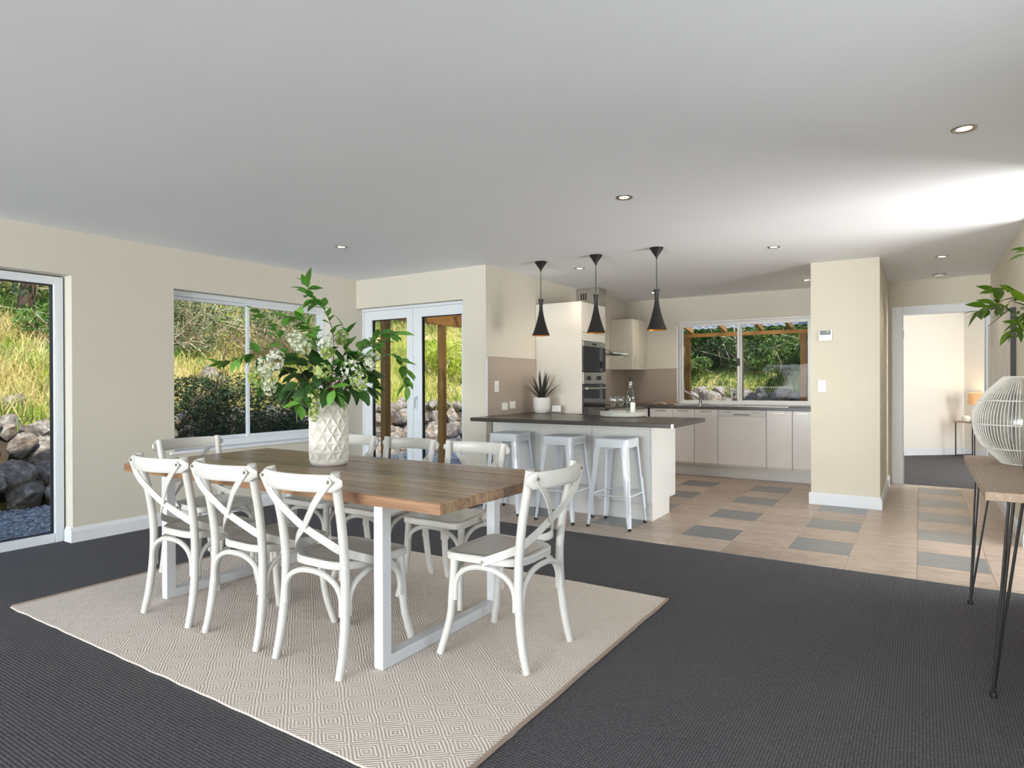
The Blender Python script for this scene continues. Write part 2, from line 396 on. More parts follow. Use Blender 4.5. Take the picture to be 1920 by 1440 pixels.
def wall_y(y0, y1, x0, x1, z0, z1, holes):
    m = MB(); xs = x0
    for xa, xb, za, zb in sorted(holes):
        if xa > xs: m.box(xs, xa, y0, y1, z0, z1)
        if za > z0: m.box(xa, xb, y0, y1, z0, za)
        if zb < z1: m.box(xa, xb, y0, y1, zb, z1)
        xs = xb
    if xs < x1: m.box(xs, x1, y0, y1, z0, z1)
    return m

# ------------------------------------------------------------------ room shell
XL, XR, YF, XK, YB, H = -5.49, 0.648, 5.23, -3.665, 8.80, 2.398
TE = 4.635     # carpet / tile edge
struct('floor', MB().box(XL-.22, XR+.2, -7.7, TE, -.1, 0).box(XL-.05, XK, TE, YF+.12, -.1, 0), 'carpet', 'charcoal loop pile carpet covering the dining area floor', 'floor')
mb = MB().box(XL-.25, XR+.25, -7.75, YF+.2, H, H+.1).box(XK-.2, XR+.25, YF+.2, YB+.2, H, H+.1)
struct('ceiling', mb, 'ceiling_paint', 'smooth white ceiling over dining area and kitchen', 'ceiling')
DLY = (.25, 2.295)
WL = wall_x(XL-.24, XL, -7.7, YF+.13, 0, H, [(DLY[0], DLY[1], 0, 2.055), (3.09, 4.85, .60, 2.05)])
struct('wall_left', WL, 'wall_paint', 'cream wall with the glass door and wide window', 'wall')
struct('wall_back_left', wall_y(YF, YF+.24, XL, XK, 0, H, [(XL, -3.953, 0, 2.074)]), 'wall_paint', 'cream wall around the double french doors', 'wall')
struct('wall_kitchen_left', MB().box(XK-.22, XK, YF+.24, YB+.2, 0, H), 'wall_paint', 'cream kitchen wall behind oven tower and splashback', 'wall')
struct('wall_kitchen_back', wall_y(YB, YB+.2, XK, -.62, 0, H, [(-2.89, -1.163, .905, 2.047)]), 'wall_paint', 'cream kitchen wall around the sink window', 'wall')
struct('wall_nib', MB().box(-.925, -.327, 6.965, YB, 0, H), 'wall_paint_hall', 'cream wall end with thermostat between kitchen and hallway', 'wall')
struct('wall_hall', wall_y(YB, YB+.12, -.62, XR+.2, 0, H, [(-.175, .60, 0, 2.005)]), 'wall_paint_hall', 'cream wall around the hallway doorway', 'wall')
struct('wall_right', wall_x(XR, XR+.2, -7.7, YB, 0, H, [(.4, 2.6, .5, 2.05), (4.58, 5.95, 0, 2.37)]), 'wall_paint_hall', 'cream wall on the right with the hung painting', 'wall')
struct('wall_rear', wall_y(-7.7, -7.5, XL-.24, XR+.2, 0, H, [(-5.2, .3, 0, 2.2)]), 'wall_paint', 'cream rear wall with wide glazing', 'wall')
# house roof; unseen right and rear overhang added to keep direct sun out
mb = MB().box(XL-.62, 3.4, -9.5, YF+.6, H+.12, H+.34).box(XK-.6, 3.4, YF+.6, YB+.7, H+.12, H+.34)
struct('roof', mb, 'stone_block', 'low house roof with unseen overhang added to block sun', 'roof')
# tiled floor: each tile its own piece
tf = struct('floor_tiles', MB().box(XK-.05, XR+.2, TE, YB+.06, -.1, -.003), 'grout_line', 'kitchen floor of beige sandstone and grey square tiles', 'floor')
XG = [-.025-.3995*k for k in range(-1, 10)]   # right edges
YG = [TE]+[5.015+.402*k for k in range(0, 11)]
tile_mesh = {}
def tile_piece(x0, x1, y0, y1, mat):
    key = (round(x1-x0, 3), round(y1-y0, 3), mat)
    if key not in tile_mesh:
        w, d = (x1-x0)/2-.003, (y1-y0)/2-.003
        o = MB().box(-w, w, -d, d, -.008, 0).build('tile', mat, bevel=.0012); tile_mesh[key] = o.data; bpy.data.objects.remove(o)
    inst('tile', tile_mesh[key], tf, ((x0+x1)/2, (y0+y1)/2, 0))
for i, xr in enumerate([XR]+XG):
    xl = ([XR]+XG)[i+1] if i+1 < len(XG)+1 else XK
    xl = max(xl, XK)
    if xr-xl < .03: continue
    for j in range(len(YG)):
        y0 = YG[j]; y1 = YG[j+1] if j+1 < len(YG) else YB
        y1 = min(y1, YB)
        if y1-y0 < .03: continue
        if xr < -2.0 and y0 > 6.3 and xr < -3.0: continue
        grey = (i % 2 == 1) and j >= 1 and (j % 2 == 1)
        tile_piece(xl, xr, y0, y1, 'tile_grey' if grey else 'tile_beige')
struct('trim_1', MB().box(XK, XR, TE-.006, TE+.004, -.004, .0025), 'stainless', 'thin metal strip between carpet and tiles', 'trim')

# baseboards
def skirt(name, pts, label):
    m = MB()
    for (a, b, nx, ny) in pts:
        a = Vector((a[0], a[1], 0)); b = Vector((b[0], b[1], 0)); n = Vector((nx, ny, 0)); t = .018
        prof = [(0, 0), (t, 0), (t, .085), (.006, .115), (0, .115)]
        vs = [p+n*q+Vector((0, 0, z)) for p in (a, b) for q, z in prof]; k = len(prof)
        m.add(vs, [tuple(range(k-1, -1, -1)), tuple(range(k, 2*k))]+[(i, (i+1) % k, (i+1) % k+k, i+k) for i in range(k)])
    return struct(name, m, 'white_trim', label, 'baseboard')
skirt('baseboard_left', [((XL-.1, 2.295), (XL, 2.295), 0, -1), ((XL, 2.277), (XL, YF), 1, 0)], 'white baseboard along the left window wall')
skirt('baseboard_nib', [((-.943, 6.965), (-.327, 6.965), 0, -1), ((-.327, 6.947), (-.327, YB), 1, 0), ((-.925, 6.965), (-.925, 8.2), -1, 0)], 'white baseboard wrapping the thermostat wall end')
skirt('baseboard_right', [((XR, 5.95), (XR, YB), -1, 0), ((XR, 2.6), (XR, 4.58), -1, 0)], 'white baseboard along the right hallway wall')
skirt('baseboard_french', [((-3.953, YF), (XK-.0, YF), 0, -1), ((XK, YF), (XK, 5.34), 1, 0)], 'white baseboard on the short wall beside the french doors')
skirt('baseboard_hall', [((.66, YB), (XR, YB), 0, -1)], 'short white baseboard beside the hallway door')

def frame_rect_x(m, x0, x1, ya, yb, za, zb, w, wb=None):
    wb = w if wb is None else wb
    m.box(x0, x1, ya, ya+w, za, zb).box(x0, x1, yb-w, yb, za, zb).box(x0, x1, ya+w, yb-w, zb-w, zb).box(x0, x1, ya+w, yb-w, za, za+wb)
def frame_rect_y(m, y0, y1, xa, xb, za, zb, w, wb=None):
    wb = w if wb is None else wb
    m.box(xa, xa+w, y0, y1, za, zb).box(xb-w, xb, y0, y1, za, zb).box(xa+w, xb-w, y0, y1, zb-w, zb).box(xa+w, xb-w, y0, y1, za, za+wb)
# door_1 : tall glass door in left wall
o = thing('door_1', 'tall glazed white-framed door at far left', 'door', (0, 0, 0), kind='structure')
m = MB(); frame_rect_x(m, XL-.20, XL-.11, DLY[0], DLY[1]-.012, 0, 2.045, .062, .07); m.build('door_frame', 'upvc', o, bevel=.004)
m = MB(); frame_rect_x(m, XL-.175, XL-.135, DLY[0]+.062, DLY[1]-.074, .07, 1.983, .008); m.build('gasket', 'door_seal', o)
MB().box(XL-.16, XL-.154, DLY[0]+.062, DLY[1]-.074, .07, 1.983).build('pane', 'window_glass', o)
# window_1
o = thing('window_1', 'wide two-pane white sliding window in the left wall', 'window', kind='structure')
m = MB(); frame_rect_x(m, XL-.19, XL-.10, 3.09, 4.85, .626, 2.05, .045, .064); m.build('window_frame', 'upvc', o, bevel=.003)
m = MB(); frame_rect_x(m, XL-.165, XL-.135, 3.135, 3.93, .69, 2.005, .03); m.build('sash', 'upvc', o, bevel=.003)
m = MB(); frame_rect_x(m, XL-.135, XL-.105, 3.88, 4.805, .69, 2.005, .03); m.build('sash', 'upvc', o, bevel=.003)
MB().box(XL-.152, XL-.148, 3.165, 3.90, .72, 1.975).build('pane', 'window_glass', o)
MB().box(XL-.122, XL-.118, 3.91, 4.775, .72, 1.975).build('pane', 'window_glass', o)
MB().box(XL-.12, XL+.02, 3.05, 4.89, .60, .625).build('window_sill', 'white_trim', o, bevel=.004)
# door_2 : french doors
o = thing('door_2', 'white double french doors to the verandah', 'door', kind='structure')
m = MB(); m.box(XL, -3.953, YF+.09, YF+.19, 2.045, 2.074).box(XL, XL+.02, YF+.09, YF+.19, 0, 2.045).box(-3.975, -3.953, YF+.09, YF+.19, 0, 2.045).box(XL, -3.953, YF+.09, YF+.19, 0, .02)
m.build('door_frame', 'upvc', o, bevel=.003)
for xa, xb, ga, gb in ((XL+.02, -4.725, -5.345, -4.81), (-4.720, -3.975, -4.595, -4.046)):
    m = MB(); m.box(xa, ga, YF+.10, YF+.16, .02, 2.044).box(gb, xb, YF+.10, YF+.16, .02, 2.044).box(ga, gb, YF+.10, YF+.16, 1.94, 2.044).box(ga, gb, YF+.10, YF+.16, .02, .14)
    lf = m.build('door_leaf', 'upvc', o, bevel=.004)
    m = MB(); frame_rect_y(m, YF+.115, YF+.145, ga, gb, .14, 1.94, .008); m.build('gasket', 'door_seal', lf)
    MB().box(ga, gb, YF+.128, YF+.132, .14, 1.94).build('pane', 'window_glass', lf)
m = MB().box(-4.69, -4.655, YF+.085, YF+.10, .93, 1.08).tube([(-4.672, YF+.09, 1.05), (-4.672, YF+.05, 1.05), (-4.66, YF+.045, 1.05), (-4.64, YF+.045, 1.05)], .009, 8)
m.box(-4.682, -4.664, YF+.042, YF+.055, .94, 1.055)
m.build('door_handle', 'upvc', o, bevel=.002)
# window_2 : kitchen
o = thing('window_2', 'two-pane sliding kitchen window above the sink', 'window', kind='structure')
m = MB(); frame_rect_y(m, YB+.06, YB+.15, -2.872, -1.163, .915, 2.03, .018, .02); m.box(-2.89, -2.872, YB-.004, YB+.15, .905, 2.047).box(-2.89, -1.163, YB-.004, YB+.15, 2.03, 2.047).box(-2.89, -1.163, YB-.006, YB+.06, .905, .918)
m.build('window_frame', 'alu_white', o, bevel=.002)
m = MB(); frame_rect_y(m, YB+.10, YB+.13, -2.854, -2.03, .935, 2.012, .025); m.build('sash', 'alu_white', o, bevel=.002)
m = MB(); frame_rect_y(m, YB+.07, YB+.10, -2.085, -1.181, .935, 2.012, .032); m.build('sash', 'alu_white', o, bevel=.002)
MB().box(-2.829, -2.055, YB+.113, YB+.117, .96, 1.987).build('pane', 'window_glass', o)
p = MB().box(-2.053, -1.213, YB+.083, YB+.087, .967, 1.98).build('pane', 'window_glass', o)
m = MB().box(-2.085, -2.05, YB+.05, YB+.07, 1.43, 1.53); m.build('latch', 'black_metal', o, bevel=.006)
m = MB()
for k in range(17): m.box(-2.70+k*.0275, -2.685+k*.0275, YB+.110, YB+.1125, 1.135, 1.157)
tag(m.build('marker_dots', 'plastic_white', o), 'row of small white safety squares', kind='stuff')
m = MB()
for k in range(20): m.box(-1.93+k*.0275, -1.92+k*.0275, YB+.080, YB+.0825, 1.137, 1.150)
tag(m.build('marker_dots', 'cream_laminate', o), 'row of faint white safety squares', kind='stuff')
# right-hand openings (outside the picture) and rear glazing
o = thing('window_3', 'white window in the right wall nearest the viewer', 'window', kind='structure')
m = MB(); frame_rect_x(m, XR+.08, XR+.14, .4, 2.6, .5, 2.05, .05); m.build('window_frame', 'upvc', o)
o = thing('door_4', 'open porch doorway in the right wall', 'door', kind='structure')
m = MB(); m.box(XR+.05, XR+.15, 4.58, 4.62, 0, 2.37).box(XR+.05, XR+.15, 5.91, 5.95, 0, 2.37).box(XR+.05, XR+.15, 4.62, 5.91, 2.34, 2.37); m.build('door_frame', 'upvc', o)
o = thing('window_4', 'wide white glazing in the rear wall', 'window', kind='structure')
m = MB(); frame_rect_y(m, -7.63, -7.57, -5.2, .3, 0, 2.2, .06); m.box(-2.48, -2.42, -7.63, -7.57, .06, 2.14); m.build('window_frame', 'upvc', o)
# door_3 : hallway door frame
o = thing('door_3', 'white architrave of the open hallway doorway', 'door', kind='structure')
m = MB()
ya, yb = YB-.02, YB+.14
m.box(-.290, -.178, ya, YB, 0, 2.095).box(.603, .655-.008, ya, YB, 0, 2.095).box(-.178, .603, ya, YB, 2.0, 2.095); m.build('architrave', 'white_trim', o, bevel=.004)
m = MB(); m.box(-.205, -.172, YB, yb, 0, 2.005).box(.597, .63, YB, yb, 0, 2.005).box(-.172, .597, YB, yb, 1.998, 2.03); m.build('jamb', 'white_trim', o)
for z in (.28, 1.72): MB().box(-.1725, -.168, YB+.005, YB+.055, z, z+.1).build('hinge', 'hinge_steel', o)

# ------------------------------------------------------------------ bedroom beyond the hallway door
struct('floor_bedroom', MB().box(-1.0, 3.2, YB+.06, 14.5, -.1, 0), 'carpet', 'dark carpet in the bedroom beyond the doorway', 'floor')
struct('ceiling_bedroom', MB().box(-1.05, 2.9, YB+.12, 14.5, H, H+.1), 'ceiling_paint', 'white ceiling of the bedroom beyond the doorway', 'ceiling')
cx, cy = .602, 12.907
da = Vector((-.775, -.632, 0)); db = Vector((.632, -.775, 0))
def slab(p, d, ln, th, z0, z1):
    n = Vector((-d.y, d.x, 0))
    a = p; b = p+d*ln
    if n.y < 0: n = -n
    return MB().add([(*(q.xy), z) for z in (z0, z1) for q in (a, b, b+n*th, a+n*th)], [(3, 2, 1, 0), (4, 5, 6, 7), (0, 1, 5, 4), (1, 2, 6, 5), (2, 3, 7, 6), (3, 0, 4, 7)])
P0 = Vector((cx, cy, 0))
struct('wall_bedroom_left', slab(P0, da, 1.97, .1, 0, H), 'bedroom_paint', 'pale bedroom wall seen through the doorway', 'wall')
struct('wall_bedroom_right', slab(P0, db, 3.2, .1, 0, H), 'bedroom_paint', 'pale bedroom wall behind the lit lamp', 'wall')
m = MB(); n = .016
struct('baseboard_bedroom_left', slab(P0-Vector((0, .02, 0)), da, 1.95, .012, 0, .11), 'white_trim', 'white baseboard of the bedroom wall in the doorway', 'baseboard')
struct('baseboard_bedroom_right', slab(P0-Vector((0, .02, 0)), db, 3.0, .012, 0, .11), 'white_trim', 'white baseboard of the bedroom wall behind the lamp table', 'baseboard')
struct('wall_bedroom_side', wall_x(2.6, 2.75, YB+.1, 13.0, 0, H, [(9.8, 11.4, .7, 2.1)]), 'bedroom_paint', 'bedroom side wall with window', 'wall')
struct('wall_bedroom_far', MB().box(-1.05, -.9, YB+.1, 11.75, 0, H), 'bedroom_paint', 'far left bedroom wall', 'wall')
struct('roof_bedroom', MB().box(-1.15, 3.4, YB+.7, 15, H+.12, H+.34), 'stone_block', 'roof over the bedroom wing', 'roof')

# ------------------------------------------------------------------ outside: ground, boulder wall, hill
struct('ground', MB().box(-14, 8, -14, 16, -.3, -.09), 'gravel', 'pale grey gravel ground outside the left glass door', 'ground')
PATH = catmull([(-7.7, -4, 0), (-7.95, 0, 0), (-8.05, 3, 0), (-8.2, 5.5, 0), (-8.5, 8, 0), (-8.2, 9.9, 0), (-6.8, 11.3, 0), (-4.6, 12.0, 0), (-2.2, 12.3, 0), (0.5, 12.6, 0), (5, 13, 0)], 8)
def path_d(x, y):
    best = 1e9; res = 0; bi = 0
    for i in range(len(PATH)-1):
        a, b = PATH[i], PATH[i+1]; dx, dy = b.x-a.x, b.y-a.y
        t = max(0, min(1, ((x-a.x)*dx+(y-a.y)*dy)/(dx*dx+dy*dy))); qx, qy = a.x+t*dx-x, a.y+t*dy-y
        q = qx*qx+qy*qy
        if q < best:
            best = q; side = dx*(y-a.y)-dy*(x-a.x); res = math.sqrt(q)*(1 if side > 0 else -1); bi = i+t
    return res, bi/(len(PATH)-1)
def hill_z(x, y, d=None, s=None):
    if d is None: d, s = path_d(x, y)
    if d <= 0: return -.2
    slope = .34+.24*max(0, min(1, (s-.38)/.2))
    if s > .62: slope -= .1*min(1, (s-.62)/.2)
    z = .62+.24*max(0, min(1, (s-.62)/.08))+slope*d*(1 if d < 9 else 9/d+.35*(1-9/d))
    z = z if d > .6 else z-1.1*(.6-d)
    return z+.16*noise.noise((x*.6, y*.6, 0))*min(1, d)+.05*noise.noise((x*2.1, y*2.1, 3))
m = MB(); gx = [-26+.5*i for i in range(0, 64)]; gy = [-8+.5*i for i in range(0, 68)]; vid = {}
for i, x in enumerate(gx):
    for j, y in enumerate(gy):
        d, s = path_d(x, y)
        if d > -.45 and not (x > -1.1 and y > 8): vid[i, j] = len(m.v); m.v.append((x, y, hill_z(x, y, d, s)))
for i in range(len(gx)-1):
    for j in range(len(gy)-1):
        q = [(i, j), (i+1, j), (i+1, j+1), (i, j+1)]
        if all(k in vid for k in q): m.f.append(tuple(vid[k] for k in q)); m.mi.append(0)
tag(m.build('hillside', 'hill_soil', smooth=True), 'grassy hillside rising behind the boulder wall', 'hill', kind='structure')
# boulders
bmeshes = []
for k in range(9):
    bm = bmesh.new(); bmesh.ops.create_icosphere(bm, subdivisions=3, radius=1)
    rr = random.Random(k+50)
    planes = [(Vector((rr.gauss(0, 1), rr.gauss(0, 1), rr.gauss(0, 1))).normalized(), rr.uniform(.52, .8)) for _ in range(14)]
    for v in bm.verts:
        co = v.co.copy()
        for nrm, dd in planes:
            q = co.dot(nrm)
            if q > dd: co -= nrm*(q-dd)*.96
        co *= 1+.09*noise.noise(co*2.2+Vector((k*7, 0, 0)))+.03*noise.noise(co*6+Vector((k, 0, 0)))
        v.co = co
    me = bpy.data.meshes.new('boulder'); bm.to_mesh(me); bm.free(); me.materials.append(MATS['rock'])
    me.polygons.foreach_set('use_smooth', [True]*len(me.polygons)); me.set_sharp_from_angle(angle=.45); bmeshes.append(me)
wallo = thing('boulder_wall', 'dry-stacked boulder retaining wall at the foot of the hill', 'retaining wall', kind='structure')
rr = random.Random(3)
EB = MB(); _o = [Vector((-(PATH[min(i+1, len(PATH)-1)]-PATH[max(i-1, 0)]).y, (PATH[min(i+1, len(PATH)-1)]-PATH[max(i-1, 0)]).x, 0)).normalized() for i in range(len(PATH))]
vs = []
for i, p in enumerate(PATH):
    for z, f_ in ((-.2, .02), (.3, .14), (.62, .3), (.74, .62)): vs.append((p.x+_o[i].x*f_, p.y+_o[i].y*f_, z+(.2 if p.x > -6 and p.y > 9 and z > .4 else 0)))
EB.add(vs, [(4*i+j, 4*i+4+j, 4*i+5+j, 4*i+1+j) for i in range(len(PATH)-1) for j in range(3) if not (PATH[i].x > -2 and PATH[i].y > 8)])
EB.build('earth_backing', 'dark_earth', wallo, smooth=True)
def along(s):
    L_ = s; 
    for i in range(len(PATH)-1):
        a, b = PATH[i], PATH[i+1]; q = (b-a).length
        if L_ <= q: t = (b-a)/q; return a+t*L_, t
        L_ -= q
    return PATH[-1], (PATH[-1]-PATH[-2]).normalized()
for row, (z, sz, off) in enumerate(((.05, .30, 0), (.36, .25, .12), (.62, .21, .26), (.82, .16, .40))):
    s = 5.0+row*.15
    while s < 23.3:
        w = sz*rr.uniform(.75, 1.3); p, t = along(s); nrm = Vector((-t.y, t.x, 0))
        q = p+nrm*(off+rr.uniform(-.06, .1)-.12)
        if not (q.x > -1.5 and q.y > 8): inst('boulder', rr.choice(bmeshes), wallo, (q.x, q.y, z-.09+rr.uniform(-.05, .05)+(.24 if q.x > -6 and q.y > 9 else 0)), (rr.uniform(0, 6), rr.uniform(-.4, .4), math.atan2(t.y, t.x)+rr.uniform(-.5, .5)), (w*rr.uniform(.9, 1.25), w*rr.uniform(.75, 1), w*rr.uniform(.7, .95)))
        s += w*1.52
rb = random.Random(77); s = 15.2
while s < 23.3:
    w = rb.uniform(.17, .30); p, t = along(s); nrm = Vector((-t.y, t.x, 0)); q = p+nrm*rb.uniform(.15, .35); s += w*1.5
    if -6 < q.x < -1.4: inst('boulder', rb.choice(bmeshes), wallo, (q.x, q.y, .86+rb.uniform(-.05, .06)), (rb.uniform(0, 6), rb.uniform(-.4, .4), rb.uniform(0, 6)), (w*1.15, w, w*.85))
for (x, y, w) in ((-9.3, 4.6, .3), (-4.4, 13.6, .42), (-4.9, 13.3, .3), (-3.0, 13.9, .28), (-9.2, 3.2, .22), (-9.9, 6.2, .3)):
    inst('boulder', rr.choice(bmeshes), wallo, (x, y, hill_z(x, y)+w*.25), (rr.uniform(0, 6), 0, rr.uniform(0, 6)), (w, w*.8, w*.7))
# pebbles
m = MB(); rr = random.Random(11)
for k in range(2600):
    x = rr.uniform(-7.9, -5.8); y = rr.uniform(1.4, 4.2); q = rr.uniform(.009, .022); a = rr.uniform(0, 6)
    vs = [(x+q*1.3*math.cos(a), y+q*1.3*math.sin(a), -.086), (x-q*math.sin(a), y+q*math.cos(a), -.086), (x-q*1.2*math.cos(a), y-q*1.2*math.sin(a), -.086), (x+q*math.sin(a), y-q*math.cos(a), -.086), (x, y, -.086+q)]
    m.add(vs, [(0, 1, 4), (1, 2, 4), (2, 3, 4), (3, 0, 4)])
tag(m.build('pebbles', 'pebble'), 'loose grey and white pebbles below the boulder wall', 'pebbles', kind='stuff')
# grass
rr = random.Random(5); m = MB()
def blade(x, y, z, hgt, w, a, lean, la):
    dx, dy = math.cos(a)*w, math.sin(a)*w; lx, ly = math.cos(la)*lean*hgt, math.sin(la)*lean*hgt
    m.add([(x-dx, y-dy, z-.03), (x+dx, y+dy, z-.03), (x+dx*.6+lx*.35, y+dy*.6+ly*.35, z+hgt*.6), (x-dx*.6+lx*.35, y-dy*.6+ly*.35, z+hgt*.6), (x+lx, y+ly, z+hgt)], [(0, 1, 2, 3), (3, 2, 4)])
TOT = sum((PATH[i+1]-PATH[i]).length for i in range(len(PATH)-1))
for k in range(8200):
    s = rr.uniform(4.5, 22.5); p, t = along(s); d = rr.uniform(.1, 1)**1.35*7.5
    nrm = Vector((-t.y, t.x, 0)); x, y = p.x+nrm.x*d, p.y+nrm.y*d
    dd, ss = path_d(x, y)
    if dd < .38 or (x > -1.3 and y > 8): continue
    z = hill_z(x, y, dd, ss); nf = noise.noise((x*.45, y*.45, 9))
    corner = 12.5 < s < 17.5
    if nf > .12 and not corner: m.cur = 1
    elif nf < -.12 and not corner: m.cur = 2
    else: m.cur = rr.choice((0, 0, 0, 1, 2) if corner else (0, 1, 1, 2, 2))
    if x > -6 and y > 9.5: m.cur = rr.choice((3, 3, 3, 2))
    hg = rr.uniform(.09, .24)*(1.3 if m.cur == 1 else 1)*(1.25 if corner else .7 if x > -6 and y > 9.5 else 1); la = rr.uniform(0, 6.28); sp = rr.uniform(.06, .16)
    for q in range(rr.randint(7, 13)):
        bx, by = x+rr.gauss(0, sp), y+rr.gauss(0, sp)
        blade(bx, by, z, hg*rr.uniform(.6, 1.25), rr.uniform(.004, .009)*(1+d*.05), rr.uniform(0, 3.14), rr.uniform(.2, 1.1), la+rr.gauss(0, .9))
tag(m.build('hill_grass', ['grass_lime', 'grass_straw', 'grass_green', 'shrub_green']), 'long lime green and straw coloured grass on the hillside', 'grass', kind='stuff')
# shrubs and trees
def shrub(name, label, x, y, rx, ry, rz, mat, n, leaf, twigs=0, cat='shrub', z=None, trunk=None, seed=0, twigmat='twig_pale', lift=.75):
    rr = random.Random(seed); z0 = hill_z(x, y) if z is None else z
    o = thing(name, label, cat, (x, y, z0), group='shrubs and trees on the hillside')
    zc = rz*lift if trunk is None else trunk
    m = MB()
    lobes = [(Vector((rr.gauss(0, .45)*rx, rr.gauss(0, .45)*ry, zc+rr.gauss(0, .4)*rz)), rr.uniform(.3, .55)) for _ in range(14)]
    for k in range(n):
        c, s = rr.choice(lobes)
        dv = Vector((rr.gauss(0, 1), rr.gauss(0, 1), rr.gauss(0, 1))).normalized()*rr.uniform(.55, 1)**.5
        p = c+Vector((dv.x*rx*s, dv.y*ry*s, dv.z*rz*s))
        if p.z < .02: p.z = rr.uniform(.02, .3)
        a = Vector((rr.gauss(0, 1), rr.gauss(0, 1), rr.gauss(0, .7))).normalized(); b = a.cross(Vector((rr.gauss(0, 1), rr.gauss(0, 1), rr.gauss(0, 1)))).normalized()
        l = leaf*rr.uniform(.6, 1.4); w = l*.32
        m.add([p-a*l, p+b*w, p+a*l, p-b*w], [(0, 1, 2, 3)])
    tag(m.build('foliage', mat, o), kind='stuff')
    if twigs:
        t = MB()
        for k in range(twigs):
            c, s = rr.choice(lobes); e = c+Vector((rr.gauss(0, .5)*rx, rr.gauss(0, .5)*ry, rr.gauss(0, .45)*rz)); st = Vector((c.x*.4, c.y*.4, max(0, zc*.2)))
            mid = (st+e)/2+Vector((rr.gauss(0, .12), rr.gauss(0, .12), rr.gauss(0, .12)))
            r0 = rr.uniform(.008, .016); t.tube([st, mid, e], [r0, r0*.7, r0*.35], 4, False)
            for q in range(3):
                e2 = e+Vector((rr.gauss(0, .22), rr.gauss(0, .22), rr.gauss(0, .2))); t.tube([mid.lerp(e, rr.uniform(.2, 1)), e2], [r0*.5, r0*.2], 3, False)
        tag(t.build('twigs', twigmat, o), kind='stuff')
    if trunk is not None:
        MB().tube(catmull([(0, 0, -.3), (.08*rx, .05, trunk*.4), (-.05, .1*ry, trunk*.8), (0.1, 0, trunk+rz*.3)], 4), [.14-.006*i for i in range(13)], 7).build('trunk', 'bark_dark', o, smooth=True)
        br = MB()
        for q in range(7):
            a = rr.uniform(0, 6.28); br.tube(catmull([(0, 0, trunk*rr.uniform(.5, .95)), (math.cos(a)*rx*.4, math.sin(a)*ry*.4, trunk+rr.uniform(-.1, .4)*rz), (math.cos(a)*rx*.85, math.sin(a)*ry*.85, trunk+rr.uniform(-.2, .5)*rz)], 4), [.05-.005*i for i in range(9)], 5)
        tag(br.build('branches', 'bark_dark', o, smooth=True), kind='stuff')
    return o
shrub('tree', 'dark leafy tree with reddish bare branches above the left glass door', -13.6, 4.9, 2.2, 2.2, 1.3, 'shrub_dark', 3200, .075, 26, 'tree', trunk=1.9, seed=1)
shrub('tree', 'tall dark tree furthest behind the left glass door', -16.2, 5.4, 2.6, 2.6, 1.9, 'shrub_dark', 3200, .09, 10, 'tree', trunk=2.4, seed=2)
shrub('shrub', 'mid green bush beside the upper right of the left glass door', -11.7, 4.75, .7, .7, .5, 'shrub_green', 1700, .055, 10, seed=3)
shrub('shrub', 'olive bush tangled with pale twigs in left half of wide window', -11.9, 6.9, 1.5, 1.5, 1.5, 'shrub_olive', 6500, .045, 90, seed=4)
shrub('shrub', 'olive bush tangled with pale twigs in right half of wide window', -11.1, 8.4, 1.5, 1.5, 1.5, 'shrub_olive', 6500, .045, 100, seed=5)
shrub('shrub', 'dense dark green bush low behind the pale twigs, left window edge', -12.9, 6.1, 1.1, 1.1, 1.3, 'shrub_green', 3200, .06, 10, seed=6)
shrub('tree', 'tall dark tree behind the pale twig bushes', -14.9, 8.9, 2.6, 2.6, 2.2, 'shrub_dark', 4200, .09, 30, 'tree', trunk=1.9, seed=7)
shrub('tree', 'tall grey green tree behind the right half of the wide window', -13.4, 11.2, 2.4, 2.4, 2.2, 'shrub_olive', 4600, .08, 40, 'tree', trunk=1.8, seed=8)
shrub('shrub', 'low spreading dark shrub shaded at the foot of the wide window', -7.95, 4.85, .85, 1.15, .85, 'shrub_dark', 12000, .03, 40, z=.0, seed=9, twigmat='bark_dark')
shrub('shrub', 'small dark shrub shaded beside the spreading one', -7.85, 6.0, .55, .6, .62, 'shrub_dark', 5000, .03, 14, z=.12, seed=10, twigmat='bark_dark')
shrub('shrub', 'bright green bush on the slope behind the right french door', -9.05, 11.1, .6, .6, .5, 'grass_lime', 2200, .045, 6, seed=11)
shrub('shrub', 'dry straw coloured thicket high behind the french doors', -10.9, 13.2, 1.6, 1.6, .9, 'shrub_grey', 3600, .06, 60, seed=12)
shrub('shrub', 'dark green thicket in the upper left of the kitchen window', -4.9, 15.6, 1.5, 1.0, 1.25, 'shrub_dark', 5200, .05, 20, seed=13)
shrub('shrub', 'grey twiggy thicket in the upper right of the kitchen window', -3.1, 16.4, 1.4, 1.1, 1.4, 'shrub_grey', 5200, .05, 90, seed=14)
shrub('shrub', 'leafy green bush right of the kitchen window lock', -2.6, 14.4, 1.0, .7, .75, 'shrub_green', 4600, .045, 14, seed=15)
shrub('shrub', 'green bush low in the left pane of the kitchen window', -3.9, 13.9, .8, .6, .55, 'shrub_green', 3400, .045, 10, seed=16)
shrub('shrub', 'grey green bush at the right edge of the kitchen window', -1.9, 15.2, .9, .9, 1.3, 'shrub_olive', 3800, .05, 40, seed=17)
shrub('tree', 'tall dark tree behind the kitchen window thickets', -5.2, 18.6, 3.0, 2.0, 2.2, 'shrub_dark', 4200, .1, 10, 'tree', trunk=1.6, seed=18)
shrub('tree', 'tall grey tree behind the right pane of the kitchen window', -2.2, 19, 2.6, 2.0, 2.4, 'shrub_olive', 3800, .1, 30, 'tree', trunk=1.6, seed=19)
shrub('shrub', 'dark bush behind the left verandah post of the kitchen window', -4.55, 14.3, .8, .6, .7, 'shrub_dark', 3600, .045, 8, seed=20)
